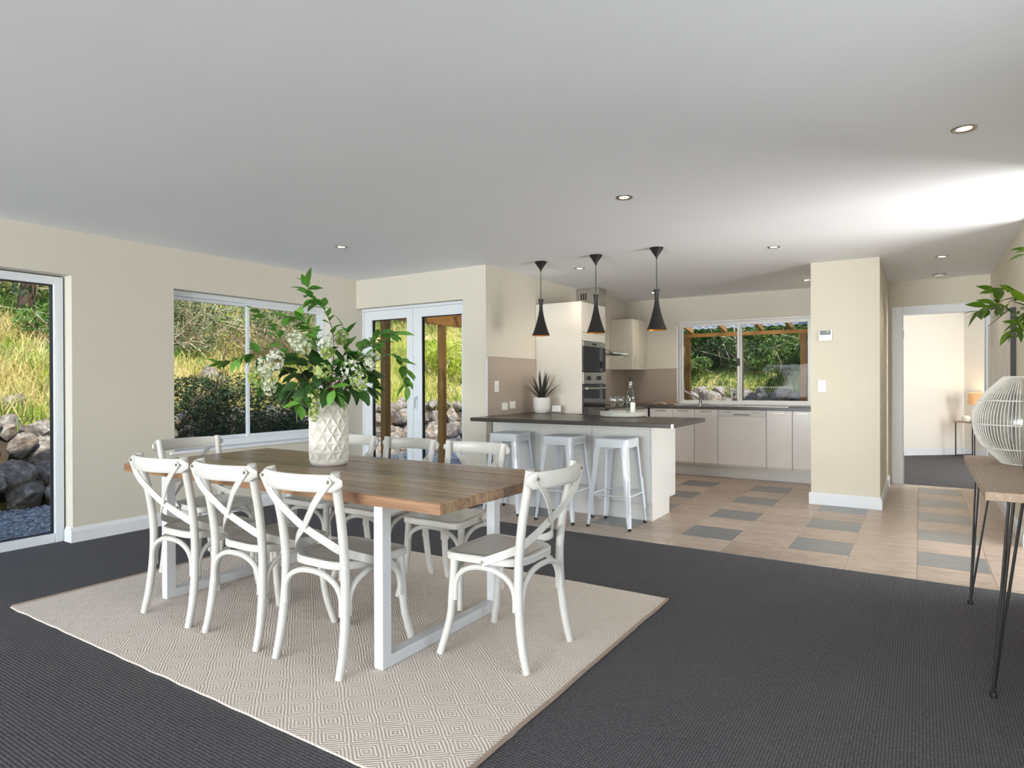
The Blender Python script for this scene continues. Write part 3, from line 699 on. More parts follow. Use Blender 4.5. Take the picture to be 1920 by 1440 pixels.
shrub('shrub', 'dark leafy bush in the middle of the kitchen window view', -3.3, 14.9, .9, .6, .8, 'shrub_dark', 3600, .045, 10, seed=21)
shrub('shrub', 'bright leafy bush just above the kitchen window boulders', -2.9, 13.3, .7, .4, .35, 'shrub_green', 2600, .04, 4, seed=22)
shrub('shrub', 'green bush above the leftmost kitchen window boulders', -4.2, 13.05, .5, .35, .3, 'shrub_green', 2200, .04, 4, seed=23)
shrub('shrub', 'dark green bush above the boulders behind the tap', -3.45, 13.3, .5, .35, .38, 'shrub_dark', 2400, .04, 4, seed=24)
shrub('shrub', 'green bush beside the right verandah post of the kitchen window', -1.95, 13.5, .55, .4, .45, 'shrub_green', 2400, .04, 6, seed=25)
# verandah
vr = thing('verandah', 'timber verandah with corrugated clear roof behind the kitchen', 'verandah', kind='structure')
PX = -5.7
for (x, y) in ((PX, 5.92), (PX, 7.05), (PX, 9.1), (PX, 11.0), (-3.42, 11.0), (-2.536, 11.0), (-1.564, 11.0)):
    MB().box(-.045, .045, -.045, .045, -.1, 2.03 if y < 10.5 else 1.985).build('post', 'post_timber', vr, bevel=.004, loc=(x, y, 0))
MB().box(PX-.03, PX+.03, 5.55, 11.05, 2.03, 2.17).build('beam', 'beam_timber', vr)
MB().box(PX-.03, -1.2, 10.97, 11.03, 1.985, 2.045).build('beam', 'beam_timber', vr)
def rafter(x0, y0, z0, x1, y1, z1):
    m = MB(); a = Vector((x0, y0, z0)); b = Vector((x1, y1, z1)); m.strip([a, b], [(0, 0, 1)]*2, .045, .09); m.build('rafter', 'beam_timber', vr)
for x in (-5.0, -4.2, -3.35, -2.78, -2.2, -1.75, -1.3): rafter(x, 9.0, 2.42, x, 11.02, 2.09)
for y in (5.9, 6.6, 7.3, 8.0, 8.7): rafter(XK-.25, y, 2.42, PX, y, 2.2)
def roofsheet(ax, p00, u, v, nu):
    m = MB(); vs = []; k = 2
    for i in range(nu+1):
        z = .012*math.sin(i*PI*.5)
        for j in range(2): q = Vector(p00)+Vector(u)*(i/nu)+Vector(v)*j; vs.append((q.x, q.y, q.z+z))
    m.add(vs, [(2*i, 2*i+1, 2*i+3, 2*i+2) for i in range(nu)]); m.build('roof_sheet', 'polycarbonate', vr, smooth=True)
roofsheet(0, (-5.9, 8.9, 2.50), (4.75, 0, 0), (0, 2.3, -.36), 150)
roofsheet(1, (XK-.22, 5.9, 2.52), (0, 3.0, 0), (-2.2, 0, -.26), 110)
MB().box(PX-.4, XK-.22, YF+.3, 11.2, -.2, -.06).build('paving', 'pergola_floor', vr)
MB().box(XK-.22, -1.1, YB+.25, 11.2, -.2, -.06).build('paving', 'pergola_floor', vr)
MB().box(-4.9, -3.9, YF+.32, YF+.62, -.06, .0).build('step', 'beam_timber', vr)

# ------------------------------------------------------------------ rug and dining table
RX, RY = (-4.18, -1.19), (1.44, 3.47)
rg = thing('rug', 'pale beige woven rug with concentric diamond pattern under the dining table', 'rug', ((RX[0]+RX[1])/2, (RY[0]+RY[1])/2, 0))
hw, hd = (RX[1]-RX[0])/2, (RY[1]-RY[0])/2
m = MB(); nx = 90; ny = 60
rr = random.Random(2)
for k, z in ((0, .0075), (1, .0)):
    for i in range(nx+1):
        for j in range(ny+1):
            x = -hw+2*hw*i/nx; y = -hd+2*hd*j/ny
            if j in (0, ny): y += .006*noise.noise((x*9, j, 0))
            if i in (0, nx): x += .006*noise.noise((y*9, i, 5))
            m.v.append((x, y, z))
q = (nx+1)*(ny+1)
for i in range(nx):
    for j in range(ny):
        a = i*(ny+1)+j; m.f.append((a, a+ny+1, a+ny+2, a+1)); m.mi.append(0)
edge = [i*(ny+1) for i in range(nx+1)]+[nx*(ny+1)+j for j in range(1, ny+1)]+[i*(ny+1)+ny for i in range(nx-1, -1, -1)]+[j for j in range(ny-1, 0, -1)]
for i in range(len(edge)): a, b = edge[i], edge[(i+1) % len(edge)]; m.f.append((a, b, b+q, a+q)); m.mi.append(0)
m.build('woven_field', 'rug_weave', rg)
for sx in (-1, 1):
    MB().tube([(sx*(hw-.002)+.006*noise.noise((0, k*.3, sx)), -hd+.01+(2*hd-.02)*k/24, .007) for k in range(25)], .0085, 6).build('binding', 'rug_binding', rg)

TX, TY, TZ = (-3.915, -1.545), (1.91, 2.88), .758
tb = thing('dining_table', 'long dining table with weathered wooden top and white rectangular leg frames', 'dining table', ((TX[0]+TX[1])/2, (TY[0]+TY[1])/2, 0))
tw, td = (TX[1]-TX[0])/2, (TY[1]-TY[0])/2
NP = 9; pw = 2*td/NP; rr = random.Random(4)
for k in range(NP):
    y0 = -td+k*pw; jx = rr.uniform(-.003, .003)
    m = MB().box(-tw+jx, tw+jx, -pw/2+.0008, pw/2-.0008, -.045, 0)
    m.build('plank', 'table_wood', tb, bevel=.003, loc=(0, y0+pw/2, TZ+rr.uniform(-.0012, .0008)))
MB().box(-tw+.004, tw-.004, -.004, .004, -.046, -.004).build('front_edge', 'table_wood_edge', tb, loc=(0, -td-.0035, TZ))
for cx_ in (-1.9315-(TX[0]+TX[1])/2, -3.585-(TX[0]+TX[1])/2):
    m = MB(); a, b = 1.957-(TY[0]+TY[1])/2, 2.845-(TY[0]+TY[1])/2
    m.box(cx_-.0255, cx_+.0255, a, a+.052, .009, .712).box(cx_-.0255, cx_+.0255, b-.052, b, .009, .712).box(cx_-.0255, cx_+.0255, a+.052, b-.052, .009, .06).box(cx_-.0255, cx_+.0255, a+.052, b-.052, .66, .712)
    m.build('leg_frame', 'table_leg_paint', tb, bevel=.002)

# ------------------------------------------------------------------ cross-back chairs
def seat_outline(s=0.0):
    pts = []
    yb, yf, wb, wf, r = -.185, .205, .178, .212, .085
    corners = [(wb-s, yb+s, .12), (wf-s, yf-s, .075), (-wf+s, yf-s, .075), (-wb+s, yb+s, .12)]
    n = len(corners)
    for i, (x, y, rad) in enumerate(corners):
        p = Vector((x, y)); a = (Vector(corners[i-1][:2])-p).normalized(); b = (Vector(corners[(i+1) % n][:2])-p).normalized(); rad = max(.02, rad-s)
        for k in range(8):
            t = k/7; q = (p+a*rad)*(1-t)**2+p*2*t*(1-t)+(p+b*rad)*t*t; pts.append((q.x, q.y))
    return pts
def make_chair():
    c = thing('dining_chair', 'x', 'chair', group='white cross-back dining chairs')
    # seat
    m = MB(); rings = [(0.012, .418), (0, .424), (0, .449), (.005, .455), (.030, .455), (.034, .4525), (.06, .4525)]
    n = 32; vs = []; fs = []
    for s_, z in rings: vs += [(x, y, z) for x, y in seat_outline(s_)]
    for i in range(len(rings)-1):
        for j in range(n): fs.append((i*n+j, i*n+(j+1) % n, (i+1)*n+(j+1) % n, (i+1)*n+j))
    fs.append(tuple(range(n-1, -1, -1))); 
    m.add(vs, fs); st = m.build('seat', 'chair_paint', c, smooth=True)
    o2 = MB(); o2.add([(x, y, .4525) for x, y in seat_outline(.058)]+[(x, y, .4545) for x, y in seat_outline(.06)], [tuple(range(n, 2*n))]+[(i, (i+1) % n, (i+1) % n+n, i+n) for i in range(n)])
    o2b = MB(); o2b.add([(x, y, .454) for x, y in seat_outline(.036)], [tuple(range(n))]); o2b.build('seat_panel', 'chair_seat_paint', st)
    # rear posts (rear legs and back uprights in one bent rod)
    for sx in (-1, 1):
        p = catmull([(sx*.200, -.232, 0), (sx*.197, -.205, .12), (sx*.190, -.188, .28), (sx*.186, -.186, .45), (sx*.190, -.205, .62), (sx*.199, -.239, .78), (sx*.203, -.251, .849)], 5)
        MB().tube(p, [.0165+.003*min(1, i/6) for i in range(len(p))], 10).build('rear_leg', 'chair_paint', c, smooth=True)
        p = catmull([(sx*.186, .150, .425), (sx*.188, .158, .30), (sx*.195, .172, .15), (sx*.220, .208, 0)], 5)
        MB().tube(p, [.0195]*8+[.0175]*(len(p)-8), 10).build('front_leg', 'chair_paint', c, smooth=True)
    # curved top rail
    m = MB(); K = 16; vs = []; prof = []
    for k in range(14): a = 2*PI*k/14; prof.append((math.copysign(abs(math.cos(a))**.6, math.cos(a))*.0135, math.copysign(abs(math.sin(a))**.75, math.sin(a))*.036))
    for i in range(K+1):
        u = -1+2*i/K; x = u*.243; y = -.325+.075*u*u; sc_ = 1 if abs(u) < .9 else .72 if abs(u) < .999 else .35
        dx, dy = 1, .075*2*u/.243; ln = math.hypot(dx, dy); nx_, ny_ = -dy/ln, dx/ln
        vs += [(x+nx_*a*sc_, y+ny_*a*sc_, .808+b*(sc_ if sc_ < 1 else 1)) for a, b in prof]
    n = 14; fs = [(i*n+j, i*n+(j+1) % n, (i+1)*n+(j+1) % n, (i+1)*n+j) for i in range(K) for j in range(n)]+[tuple(range(n)), tuple(K*n+j for j in range(n))]
    m.add(vs, fs); m.build('top_rail', 'chair_paint', c, smooth=True)
    # cross straps
    for sx in (-1, 1):
        e = .003*sx
        p = catmull([(sx*.214, -.287, .826), (sx*.135, -.292, .735), (sx*.055, -.265, .655), (-sx*.005, -.240+e, .605), (-sx*.085, -.203, .548), (-sx*.150, -.160, .500), (-sx*.197, -.085, .465), (-sx*.214, -.015, .437)], 4)
        nr = [Vector((0, -1, .15))]*14+[Vector((-sx*(k/15), -1+k/15, .12)) for k in range(1, len(p)-13)]
        MB().strip(p, nr[:len(p)], .034, .005).build('cross_strap', 'chair_paint', c, bevel=0)
        b = MB().lathe([(.0, -.004), (.007, -.003), (.008, 0), (.006, .003), (0, .0035)], 8, caps=False)
        ob = b.build('bolt', 'satin_steel', c, smooth=True); ob.location = (sx*.205, -.2925, .816); ob.rotation_euler = (PI/2, 0, 0)
        ob = bpy.data.objects.new('bolt', ob.data); C.objects.link(ob); ob.parent = c; ob.location = (sx*.2155, -.02, .440); ob.rotation_euler = (0, PI/2, 0)
    # bentwood braces under the seat
    def arch(a, b, off):
        a = Vector(a); b = Vector(b); off = Vector(off)
        up = Vector((0, 0, 1)); d = b-a
        pts = [a, a+up*.075+d*.01, a+up*.125+d*.10, a+up*.155+d*.28, a+up*.163+d*.5, a+up*.155+d*.72, a+up*.125+d*.90, a+up*.075+d*.99, b]
        MB().tube([q+off for q in catmull(pts, 3)], .0125, 8).build('brace', 'chair_paint', c, smooth=True)
    arch((-.178, -.196, .245), (.178, -.196, .245), (0, .0, 0))
    arch((-.182, .165, .245), (.182, .165, .245), (0, .0, 0))
    for sx in (-1, 1): arch((sx*.194, -.172, .245), (sx*.192, .142, .245), (0, 0, 0))
    return c
chair0 = make_chair(); used = [False]
def place_chair(x, y, rz, label):
    o = chair0 if not used[0] else copy_tree(chair0); used[0] = True
    o.location = (x, y, .0085); o.rotation_euler = (0, 0, rz); o['label'] = label
D = math.radians
place_chair(-3.265, 2.015, D(1.0), 'white cross-back chair, leftmost of the three with backs towards the viewer')
place_chair(-2.733, 2.030, D(-.5), 'white cross-back chair, middle of the three with backs towards the viewer')
place_chair(-2.198, 2.030, D(.3), 'white cross-back chair, rightmost of the three with backs towards the viewer')
place_chair(-1.613, 2.450, D(91), 'white cross-back chair at the right end of the table, seat fully visible')
place_chair(-3.885, 2.430, D(-90), 'white cross-back chair at the left end of the table below the wide window')
place_chair(-3.36, 2.91, D(180), 'white cross-back chair on the far side of the table, partly behind the vase')
place_chair(-2.83, 2.905, D(179), 'white cross-back chair on the far side of the table in front of the french doors')
place_chair(-2.285, 2.90, D(181), 'white cross-back chair on the far side of the table, nearest the bar stools')

# ------------------------------------------------------------------ vase and flower arrangement
VX, VY = -2.85, 2.50
def vase():
    NA, R0 = 12, .111
    rows = 6; z0, z1 = .022, .325; hstep = (z1-z0)/rows
    vs = []; fs = []
    def P(a, z, r): return (r*math.cos(a), r*math.sin(a), z)
    for i in range(rows+1):
        r = R0*(1 if 0 < i < rows else .985)
        for j in range(NA): vs.append(P(2*PI*(j+.5*(i % 2))/NA, z0+i*hstep, r))
    def idx(i, j): return i*NA+j % NA
    for i in range(rows):
        for j in range(NA):
            if i % 2 == 0: tris = [(idx(i, j), idx(i, j+1), idx(i+1, j)), (idx(i+1, j), idx(i, j+1), idx(i+1, j+1))]
            else: tris = [(idx(i, j), idx(i+1, j+1), idx(i+1, j)), (idx(i, j), idx(i, j+1), idx(i+1, j+1))]
            for t in tris:
                c = sum((Vector(vs[k]) for k in t), Vector())/3; rr_ = math.hypot(c.x, c.y); c.x *= (R0-.020)/rr_; c.y *= (R0-.020)/rr_
                vs.append(tuple(c)); q = len(vs)-1
                for k in range(3): fs.append((t[k], t[(k+1) % 3], q))
    b = len(vs); NL = 24
    prof = [(.106, .325), (.098, .338), (.082, .350), (.064, .357), (.056, .366), (.056, .385), (.050, .385), (.048, .355), (.04, .3)]
    for r, z in prof:
        for j in range(NL): vs.append(P(2*PI*j/NL, z, r))
    for i in range(len(prof)-1):
        for j in range(NL): fs.append((b+i*NL+j, b+i*NL+(j+1) % NL, b+(i+1)*NL+(j+1) % NL, b+(i+1)*NL+j))
    fs.append(tuple(b+(len(prof)-1)*NL+j for j in range(NL)))
    top = [idx(rows, j) for j in range(NA)]
    for j in range(NA):
        fs.append((top[j], top[(j+1) % NA], b+((2*j+2) % NL)%NL, b+(2*j+1) % NL)); fs.append((top[j], b+(2*j+1) % NL, b+(2*j) % NL))
    b2 = len(vs)
    for r, z in ((.106, .012), (.098, .0), (.0, 0)):
        for j in range(NL): vs.append(P(2*PI*j/NL, z, max(r, .001)))
    for i in range(2):
        for j in range(NL): fs.append((b2+(i+1)*NL+j, b2+(i+1)*NL+(j+1) % NL, b2+i*NL+(j+1) % NL, b2+i*NL+j))
    bot = [idx(0, j) for j in range(NA)]
    for j in range(NA):
        fs.append((bot[(j+1) % NA], bot[j], b2+(2*j) % NL, b2+(2*j+1) % NL)); fs.append((bot[(j+1) % NA], b2+(2*j+1) % NL, b2+(2*j+2) % NL))
    m = MB(); m.add(vs, fs); o = m.build('vase', 'ceramic_white', loc=(VX, VY, TZ+.0005)); o.rotation_euler = (0, 0, .2)
    return tag(o, 'tall off-white ceramic vase embossed with faceted triangles on the table', 'vase')
vase()
def leaf_mesh(name, l, w, mat, fold=.25, droop=.15):
    m = MB(); K = 6; vs = []
    prof = [0, .62, .95, 1, .8, .42, 0]
    for i in range(K+1):
        t = i/K; y = l*t; z = -droop*l*t*t; ww = w*prof[i]/2
        vs += [(-ww, y, z+fold*ww), (0, y, z), (ww, y, z+fold*ww)]
    fs = []
    for i in range(K):
        a = i*3; fs += [(a, a+1, a+4, a+3), (a+1, a+2, a+5, a+4)]
    m.add(vs, fs); o = m.build(name, mat, smooth=True); me = o.data; bpy.data.objects.remove(o); return me
LB = leaf_mesh('leaf', .075, .036, 'leaf_bright'); LD = leaf_mesh('leaf', .085, .05, 'leaf_dark', .3, .25); LR = leaf_mesh('leaf', .075, .03, 'leaf_right')
def orient(d, roll=0):
    d = Vector(d).normalized(); return (d.to_track_quat('Y', 'Z') @ Matrix.Rotation(roll, 4, 'Y').to_quaternion()).to_euler()
rr = random.Random(21)
fa = thing('flower_arrangement', 'loose arrangement of green leafy branches with white and lime blossoms in vase', 'flowers', (VX, VY, TZ+.385))
CR, CU, CF = r2.copy(), Vector((0, 0, 1)), Vector((fwd.x, fwd.y, 0)).normalized()
def W3(u, v, w):  # local metres: u to the right of the room view, v up, w away
    return Vector((rgt.x*u+CF.x*w, rgt.y*u+CF.y*w, v))
def branch(pts, n_leaf, start=.3, size=1.0, mesh=LB, spread=.9, tip=True):
    P = catmull([W3(*p) for p in pts], 6); k = len(P)
    b = MB().tube(P, [.0035*(1-.6*i/k) for i in range(k)], 5).build('branch', 'branch_brown', fa, smooth=True)
    for q in range(n_leaf):
        t = start+(1-start)*q/max(1, n_leaf-1); i = min(k-2, int(t*(k-1))); p = P[i].lerp(P[i+1], t*(k-1)-i); tg = (P[i+1]-P[i]).normalized()
        side = tg.cross(Vector((rr.gauss(0, .6), rr.gauss(0, .6), 1))).normalized()*(1 if q % 2 else -1)
        d = tg*rr.uniform(.3, .8)+side*spread+Vector((0, 0, rr.uniform(-.45, .2)))
        if q == n_leaf-1 and tip: d = tg
        s_ = size*rr.uniform(.75, 1.2)
        inst('leaf', mesh, b, p, orient(d, rr.uniform(-.7, .7)), (s_, s_, s_))
BR = [([(0, -.1, 0), (.02, .12, .0), (.035, .34, -.02), (-.02, .50, -.02), (-.10, .58, -.03), (-.105, .635, -.03)], 22, .42),
([(0, -.1, 0), (-.05, .15, .02), (-.10, .36, .03), (-.17, .44, .02), (-.23, .46, 0)], 16, .4),
([(0, -.1, 0), (-.12, .1, -.02), (-.24, .30, -.05), (-.32, .42, -.05), (-.385, .475, -.05)], 20, .35),
([(0, -.1, 0), (-.14, .08, -.05), (-.30, .22, -.1), (-.40, .24, -.12), (-.50, .20, -.12), (-.575, .185, -.12)], 18, .4),
([(0, -.1, 0), (-.12, .06, .06), (-.26, .16, .1), (-.36, .16, .12), (-.42, .06, .12)], 12, .4),
([(0, -.1, 0), (.05, .14, 0), (.12, .3, -.04), (.10, .38, -.05)], 12, .4),
([(0, -.1, 0), (.10, .12, -.05), (.22, .27, -.08), (.32, .34, -.1), (.40, .35, -.1)], 20, .4),
([(0, -.1, 0), (.12, .1, .05), (.25, .2, .08), (.36, .24, .1), (.42, .16, .1), (.43, .06, .1)], 16, .4),
([(0, -.1, 0), (.08, .08, -.1), (.16, .16, -.16), (.24, .22, -.18)], 12, .4),
([(0, -.1, 0), (-.01, .06, -.08), (-.03, .08, -.16), (-.08, .0, -.2), (-.10, -.05, -.2)], 10, .45),
([(0, -.1, 0), (.03, .08, -.08), (.06, .07, -.17), (.10, .02, -.2)], 8, .5),
([(0, -.1, 0), (.0, .2, -.08), (-.02, .32, -.14), (-.06, .38, -.15)], 12, .4),
([(0, -.1, 0), (-.08, .2, .1), (-.14, .34, .16), (-.18, .42, .18)], 10, .4),
([(0, -.1, 0), (.08, .2, .1), (.18, .30, .16), (.26, .32, .18)], 10, .4)]
for p_, n_, s0 in BR: branch(p_, n_, s0, 1.25)
inner = [None]
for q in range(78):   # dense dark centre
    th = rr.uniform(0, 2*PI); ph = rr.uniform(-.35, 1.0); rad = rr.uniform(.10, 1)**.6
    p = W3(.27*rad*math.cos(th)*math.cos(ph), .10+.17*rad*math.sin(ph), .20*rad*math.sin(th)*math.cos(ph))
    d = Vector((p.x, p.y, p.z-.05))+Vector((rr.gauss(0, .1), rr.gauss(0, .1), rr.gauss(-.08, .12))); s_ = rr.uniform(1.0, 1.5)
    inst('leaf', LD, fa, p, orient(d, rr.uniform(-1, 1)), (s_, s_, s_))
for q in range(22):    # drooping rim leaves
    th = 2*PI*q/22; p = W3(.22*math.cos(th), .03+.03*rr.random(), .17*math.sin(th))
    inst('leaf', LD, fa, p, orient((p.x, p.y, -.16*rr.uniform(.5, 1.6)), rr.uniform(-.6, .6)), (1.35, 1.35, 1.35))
def blossom(u, v, w, rx, rz, mat, n=46, pet=.012):
    m = MB(); r_ = random.Random(int(u*1000)+n)
    for k in range(n):
        d = Vector((r_.gauss(0, 1), r_.gauss(0, 1), r_.gauss(0, 1))).normalized(); c = Vector((d.x*rx, d.y*rx, d.z*rz))*r_.uniform(.75, 1.05)
        a = d.cross(Vector((r_.gauss(0, 1), r_.gauss(0, 1), r_.gauss(0, 1)))).normalized(); b = d.cross(a)
        for j in range(4):
            ang = j*PI/2; e = a*math.cos(ang)+b*math.sin(ang); f = -a*math.sin(ang)+b*math.cos(ang)
            m.add([c, c+e*pet*.6+f*pet*.5+d*.004, c+e*pet*1.15+d*.008, c+e*pet*.6-f*pet*.5+d*.004], [(0, 1, 2, 3)])
    m.build('blossom', mat, fa, loc=W3(u, v, w))
for a in ((-.30, .17, -.17, .05, .06, 'petal_white'), (-.23, .20, -.2, .05, .055, 'petal_white'), (-.36, .11, -.14, .04, .06, 'petal_lime'), (-.14, .32, -.14, .05, .045, 'petal_white'), (-.09, .29, -.18, .045, .05, 'petal_white'),
          (.03, .30, -.17, .045, .05, 'petal_white'), (.05, .24, -.2, .035, .03, 'petal_lime'), (.035, .145, -.235, .042, .038, 'petal_lime'), (.18, .15, -.2, .05, .06, 'petal_white'), (.22, .09, -.18, .045, .06, 'petal_lime'), (.27, .2, -.13, .045, .05, 'petal_white'),
          (-.02, .0, -.21, .032, .06, 'petal_lime'), (-.02, -.075, -.205, .022, .05, 'petal_lime'), (-.27, .07, -.18, .035, .06, 'petal_white'), (.1, .33, -.1, .03, .04, 'petal_lime')): blossom(*a)

# ------------------------------------------------------------------ bar stools
def make_stool():
    s = thing('bar_stool', 'x', 'stool', group='white metal bar stools')
    SH = .745; a0, a1 = .150, .203
    def rsq(h, r, n=5):
        pts = []
        for cx_, cy_, st in ((h-r, h-r, 0), (-h+r, h-r, 1), (-h+r, -h+r, 2), (h-r, -h+r, 3)):
            for k in range(n+1): an = st*PI/2+k*PI/2/n; pts.append((cx_+r*math.cos(an), cy_+r*math.sin(an)))
        return pts
    rings = [(.1505, .035, SH-.075), (.1505, .035, SH-.012), (.147, .035, SH-.003), (.140, .034, SH), (.118, .03, SH-.003), (.112, .03, SH-.006)]
    m = MB(); vs = []; n = 24
    for h, r, z in rings: vs += [(x, y, z) for x, y in rsq(h, r)]
    fs = [(i*n+j, i*n+(j+1) % n, (i+1)*n+(j+1) % n, (i+1)*n+j) for i in range(len(rings)-1) for j in range(n)]+[tuple((len(rings)-1)*n+j for j in range(n))]
    # lower lip
    m.add(vs, fs); m.build('seat', 'stool_metal', s, smooth=True)
    for sx in (-1, 1):
        for sy in (-1, 1):
            m = MB(); vs = []; K = 10
            for i in range(K+1):
                t = i/K; z = (SH-.03)*(1-t)+.012*t; c = a0-.006+(a1-a0)*t+.0; w = .056-.026*t; th = .0035
                if t > .9: w *= .8
                x0, y0 = sx*c, sy*c; rd = .014
                prof = [(0, -w), (0, -rd), (-.004, -.004), (-rd, 0), (-w, 0), (-w, -th), (-rd, -th), (-.004-th, -.004-th), (-th, -rd), (-th, -w)]
                vs += [(x0+sx*px, y0+sy*py, z) for px, py in prof]
            n = 10; fs = [(i*n+j, i*n+(j+1) % n, (i+1)*n+(j+1) % n, (i+1)*n+j) for i in range(K) for j in range(n)]+[tuple(range(n)), tuple(K*n+j for j in range(n))]
            m.add(vs, fs); lg = m.build('leg', 'stool_metal', s, smooth=True)
            m = MB().tube([(sx*.1665, sy*.1665, .40), (sx*.1855, sy*.1855, .13)], .0055, 6); m.build('rib', 'stool_metal', lg, smooth=True)
            MB().lathe([(.015, 0), (.016, .014), (.013, .02)], 10, (sx*(a1-.018), sy*(a1-.018), 0)).build('foot_cap', 'black_rubber', lg)
    zb = .27; c = a0+(a1-a0)*.62-.012
    for i, (p, q) in enumerate((((-c, -c), (c, -c)), ((c, -c), (c, c)), ((c, c), (-c, c)), ((-c, c), (-c, -c)))):
        MB().tube([(p[0], p[1], zb), (q[0], q[1], zb)], .007, 8).build('foot_rail', 'stool_metal', s, smooth=True)
    for sg in (1, -1): MB().strip([(-.14, -.14*sg, SH-.088), (0, 0, SH-.096), (.14, .14*sg, SH-.088)], [(0, 0, 1)]*3, .02, .004).build('under_brace', 'stool_metal', s)
    return s
st0 = make_stool()
for i, (x, y, rz, lb) in enumerate(((-2.193, 5.075, .02, 'white metal bar stool, rightmost, nearest the end of the island'), (-2.69, 5.055, -.03, 'white metal bar stool, middle of the three at the island'), (-3.295, 5.10, .05, 'white metal bar stool, leftmost, beside the cream wall'))):
    o = st0 if i == 0 else copy_tree(st0); o.location = (x, y, .0); o.rotation_euler = (0, 0, rz); o['label'] = lb

# ------------------------------------------------------------------ island bench
CT = .882
ib = thing('island_cabinet', 'glossy white island cabinet with recessed kick behind the stools', 'cabinet', (-2.8, 5.65, 0))
def P(o, x0, x1, y0, y1, z0, z1, name, mat, par, bevel=.002):
    return MB().box(x0-o[0], x1-o[0], y0-o[1], y1-o[1], z0, z1).build(name, mat, par, bevel=bevel)
O = (-2.8, 5.65)
P(O, XK+.012, -1.99, 5.345, 5.90, .15, CT-.037, 'body', 'gloss_white', ib)
for k, (xa, xb) in enumerate(((XK+.012, -3.11), (-3.107, -2.55), (-2.547, -1.991))): P(O, xa, xb, 5.328, 5.344, .153, CT-.038, 'front_panel', 'gloss_white', ib, .0015)
P(O, -1.989, -1.970, 5.328, 5.945, .15, CT-.037, 'end_panel', 'gloss_white', ib)
P(O, XK+.012, -1.976, 5.352, 5.79, 0, .149, 'kick_board', 'gloss_white', ib)
m = MB().prism([(XK+.002, 4.955), (-1.665, 4.985), (-1.685, 5.94), (-3.04, 5.94), (-3.04, 6.195), (XK+.002, 6.195)], CT-.036, CT)
tag(m.build('island_worktop', 'dark_laminate', bevel=.004), 'dark speckled laminate worktop over the island and stools', 'worktop')
it = [o for o in C.objects if o.name == 'island_worktop'][0]
MB().box(-1.686, -1.664, 4.980, 4.989, CT-.037, CT-.002).build('corner_cap', 'stainless', it)
# splashback on the left kitchen wall
sp = thing('splashback_panel', 'taupe splashback panel with metal edge behind the succulent', 'splashback', kind=None)
MB().box(XK+.0015, XK+.008, YF+.012, 6.197, CT+.0015, 1.475).build('panel', 'splashback', sp)
MB().box(XK+.0015, XK+.012, YF+.003, YF+.012, CT+.0015, 1.478).build('edge_trim', 'white_trim', sp)
MB().box(XK+.0015, XK+.010, YF+.012, 6.197, 1.475, 1.48).build('edge_trim', 'stainless', sp)
def plate_x(name, label, cat, y, z, w, h, holes):
    o = thing(name, label, cat, (XK+.0085, y, z)); MB().box(0, .009, -w/2, w/2, -h/2, h/2).build('plate', 'plastic_white', o, bevel=.002)
    for (a, b, c_, d) in holes: MB().box(.009, .0115, a, b, c_, d).build('switch', 'cream_laminate', o)
    return o
plate_x('light_switch', 'white vertical light switch on the taupe splashback', 'switch', 5.40, 1.178, .07, .112, [(-.012, .012, -.02, .02)])
plate_x('power_outlet', 'left white power outlet on the taupe splashback', 'outlet', 5.55, .969, .105, .075, [(-.035, -.022, .01, .028), (.022, .035, .01, .028), (-.03, -.02, -.02, .0), (.02, .03, -.02, .0)])
plate_x('power_outlet', 'right white power outlet on the taupe splashback, nearer the succulent', 'outlet', 5.70, .979, .105, .075, [(-.035, -.022, .01, .028), (.022, .035, .01, .028), (-.03, -.02, -.02, .0), (.02, .03, -.02, .0)])
# succulent in pot
pp = thing('potted_succulent', 'spiky dark agave in a white round pot on the island', 'potted plant', (-3.455, 5.98, CT+.0005))
MB().lathe([(.001, 0), (.06, 0), (.074, .008), (.086, .03), (.091, .07), (.092, .172), (.087, .172), (.085, .15), (.001, .15)], 28, caps=False).build('pot', 'ceramic_pot', pp, smooth=True)
MB().lathe([(.001, .152), (.084, .152)], 20, caps=False).build('soil', 'terracotta', pp)
def blade_mesh(l, w, curve):
    m = MB(); K = 7; vs = []
    for i in range(K+1):
        t = i/K; ww = w*(.55+.9*t-1.45*t*t)*.5+.0008; z = l*t; y = curve*l*t*t
        vs += [(-ww, y+.35*ww, z), (0, y-.15*ww, z), (ww, y+.35*ww, z), (0, y+.25*ww, z)]
    fs = [(i*4+j, i*4+(j+1) % 4, (i+1)*4+(j+1) % 4, (i+1)*4+j) for i in range(K) for j in range(4)]; m.add(vs, fs)
    o = m.build('leaf', 'succulent', smooth=True); me = o.data; bpy.data.objects.remove(o); return me
BL = [blade_mesh(.34, .036, .02), blade_mesh(.30, .034, .12), blade_mesh(.27, .028, .25)]
rr = random.Random(8)
for k in range(26):
    ring = 0 if k < 6 else 1 if k < 15 else 2; az = k*2.4+rr.uniform(-.2, .2); tilt = (.08, .32, .70)[ring]+rr.uniform(-.06, .12)
    e = (Matrix.Rotation(az, 4, 'Z') @ Matrix.Rotation(-tilt, 4, 'X')).to_euler(); s_ = rr.uniform(.85, 1.08)
    inst('leaf', BL[ring], pp, (.016*math.sin(az)*-1, .016*math.cos(az), .15), e, (s_, s_, s_))
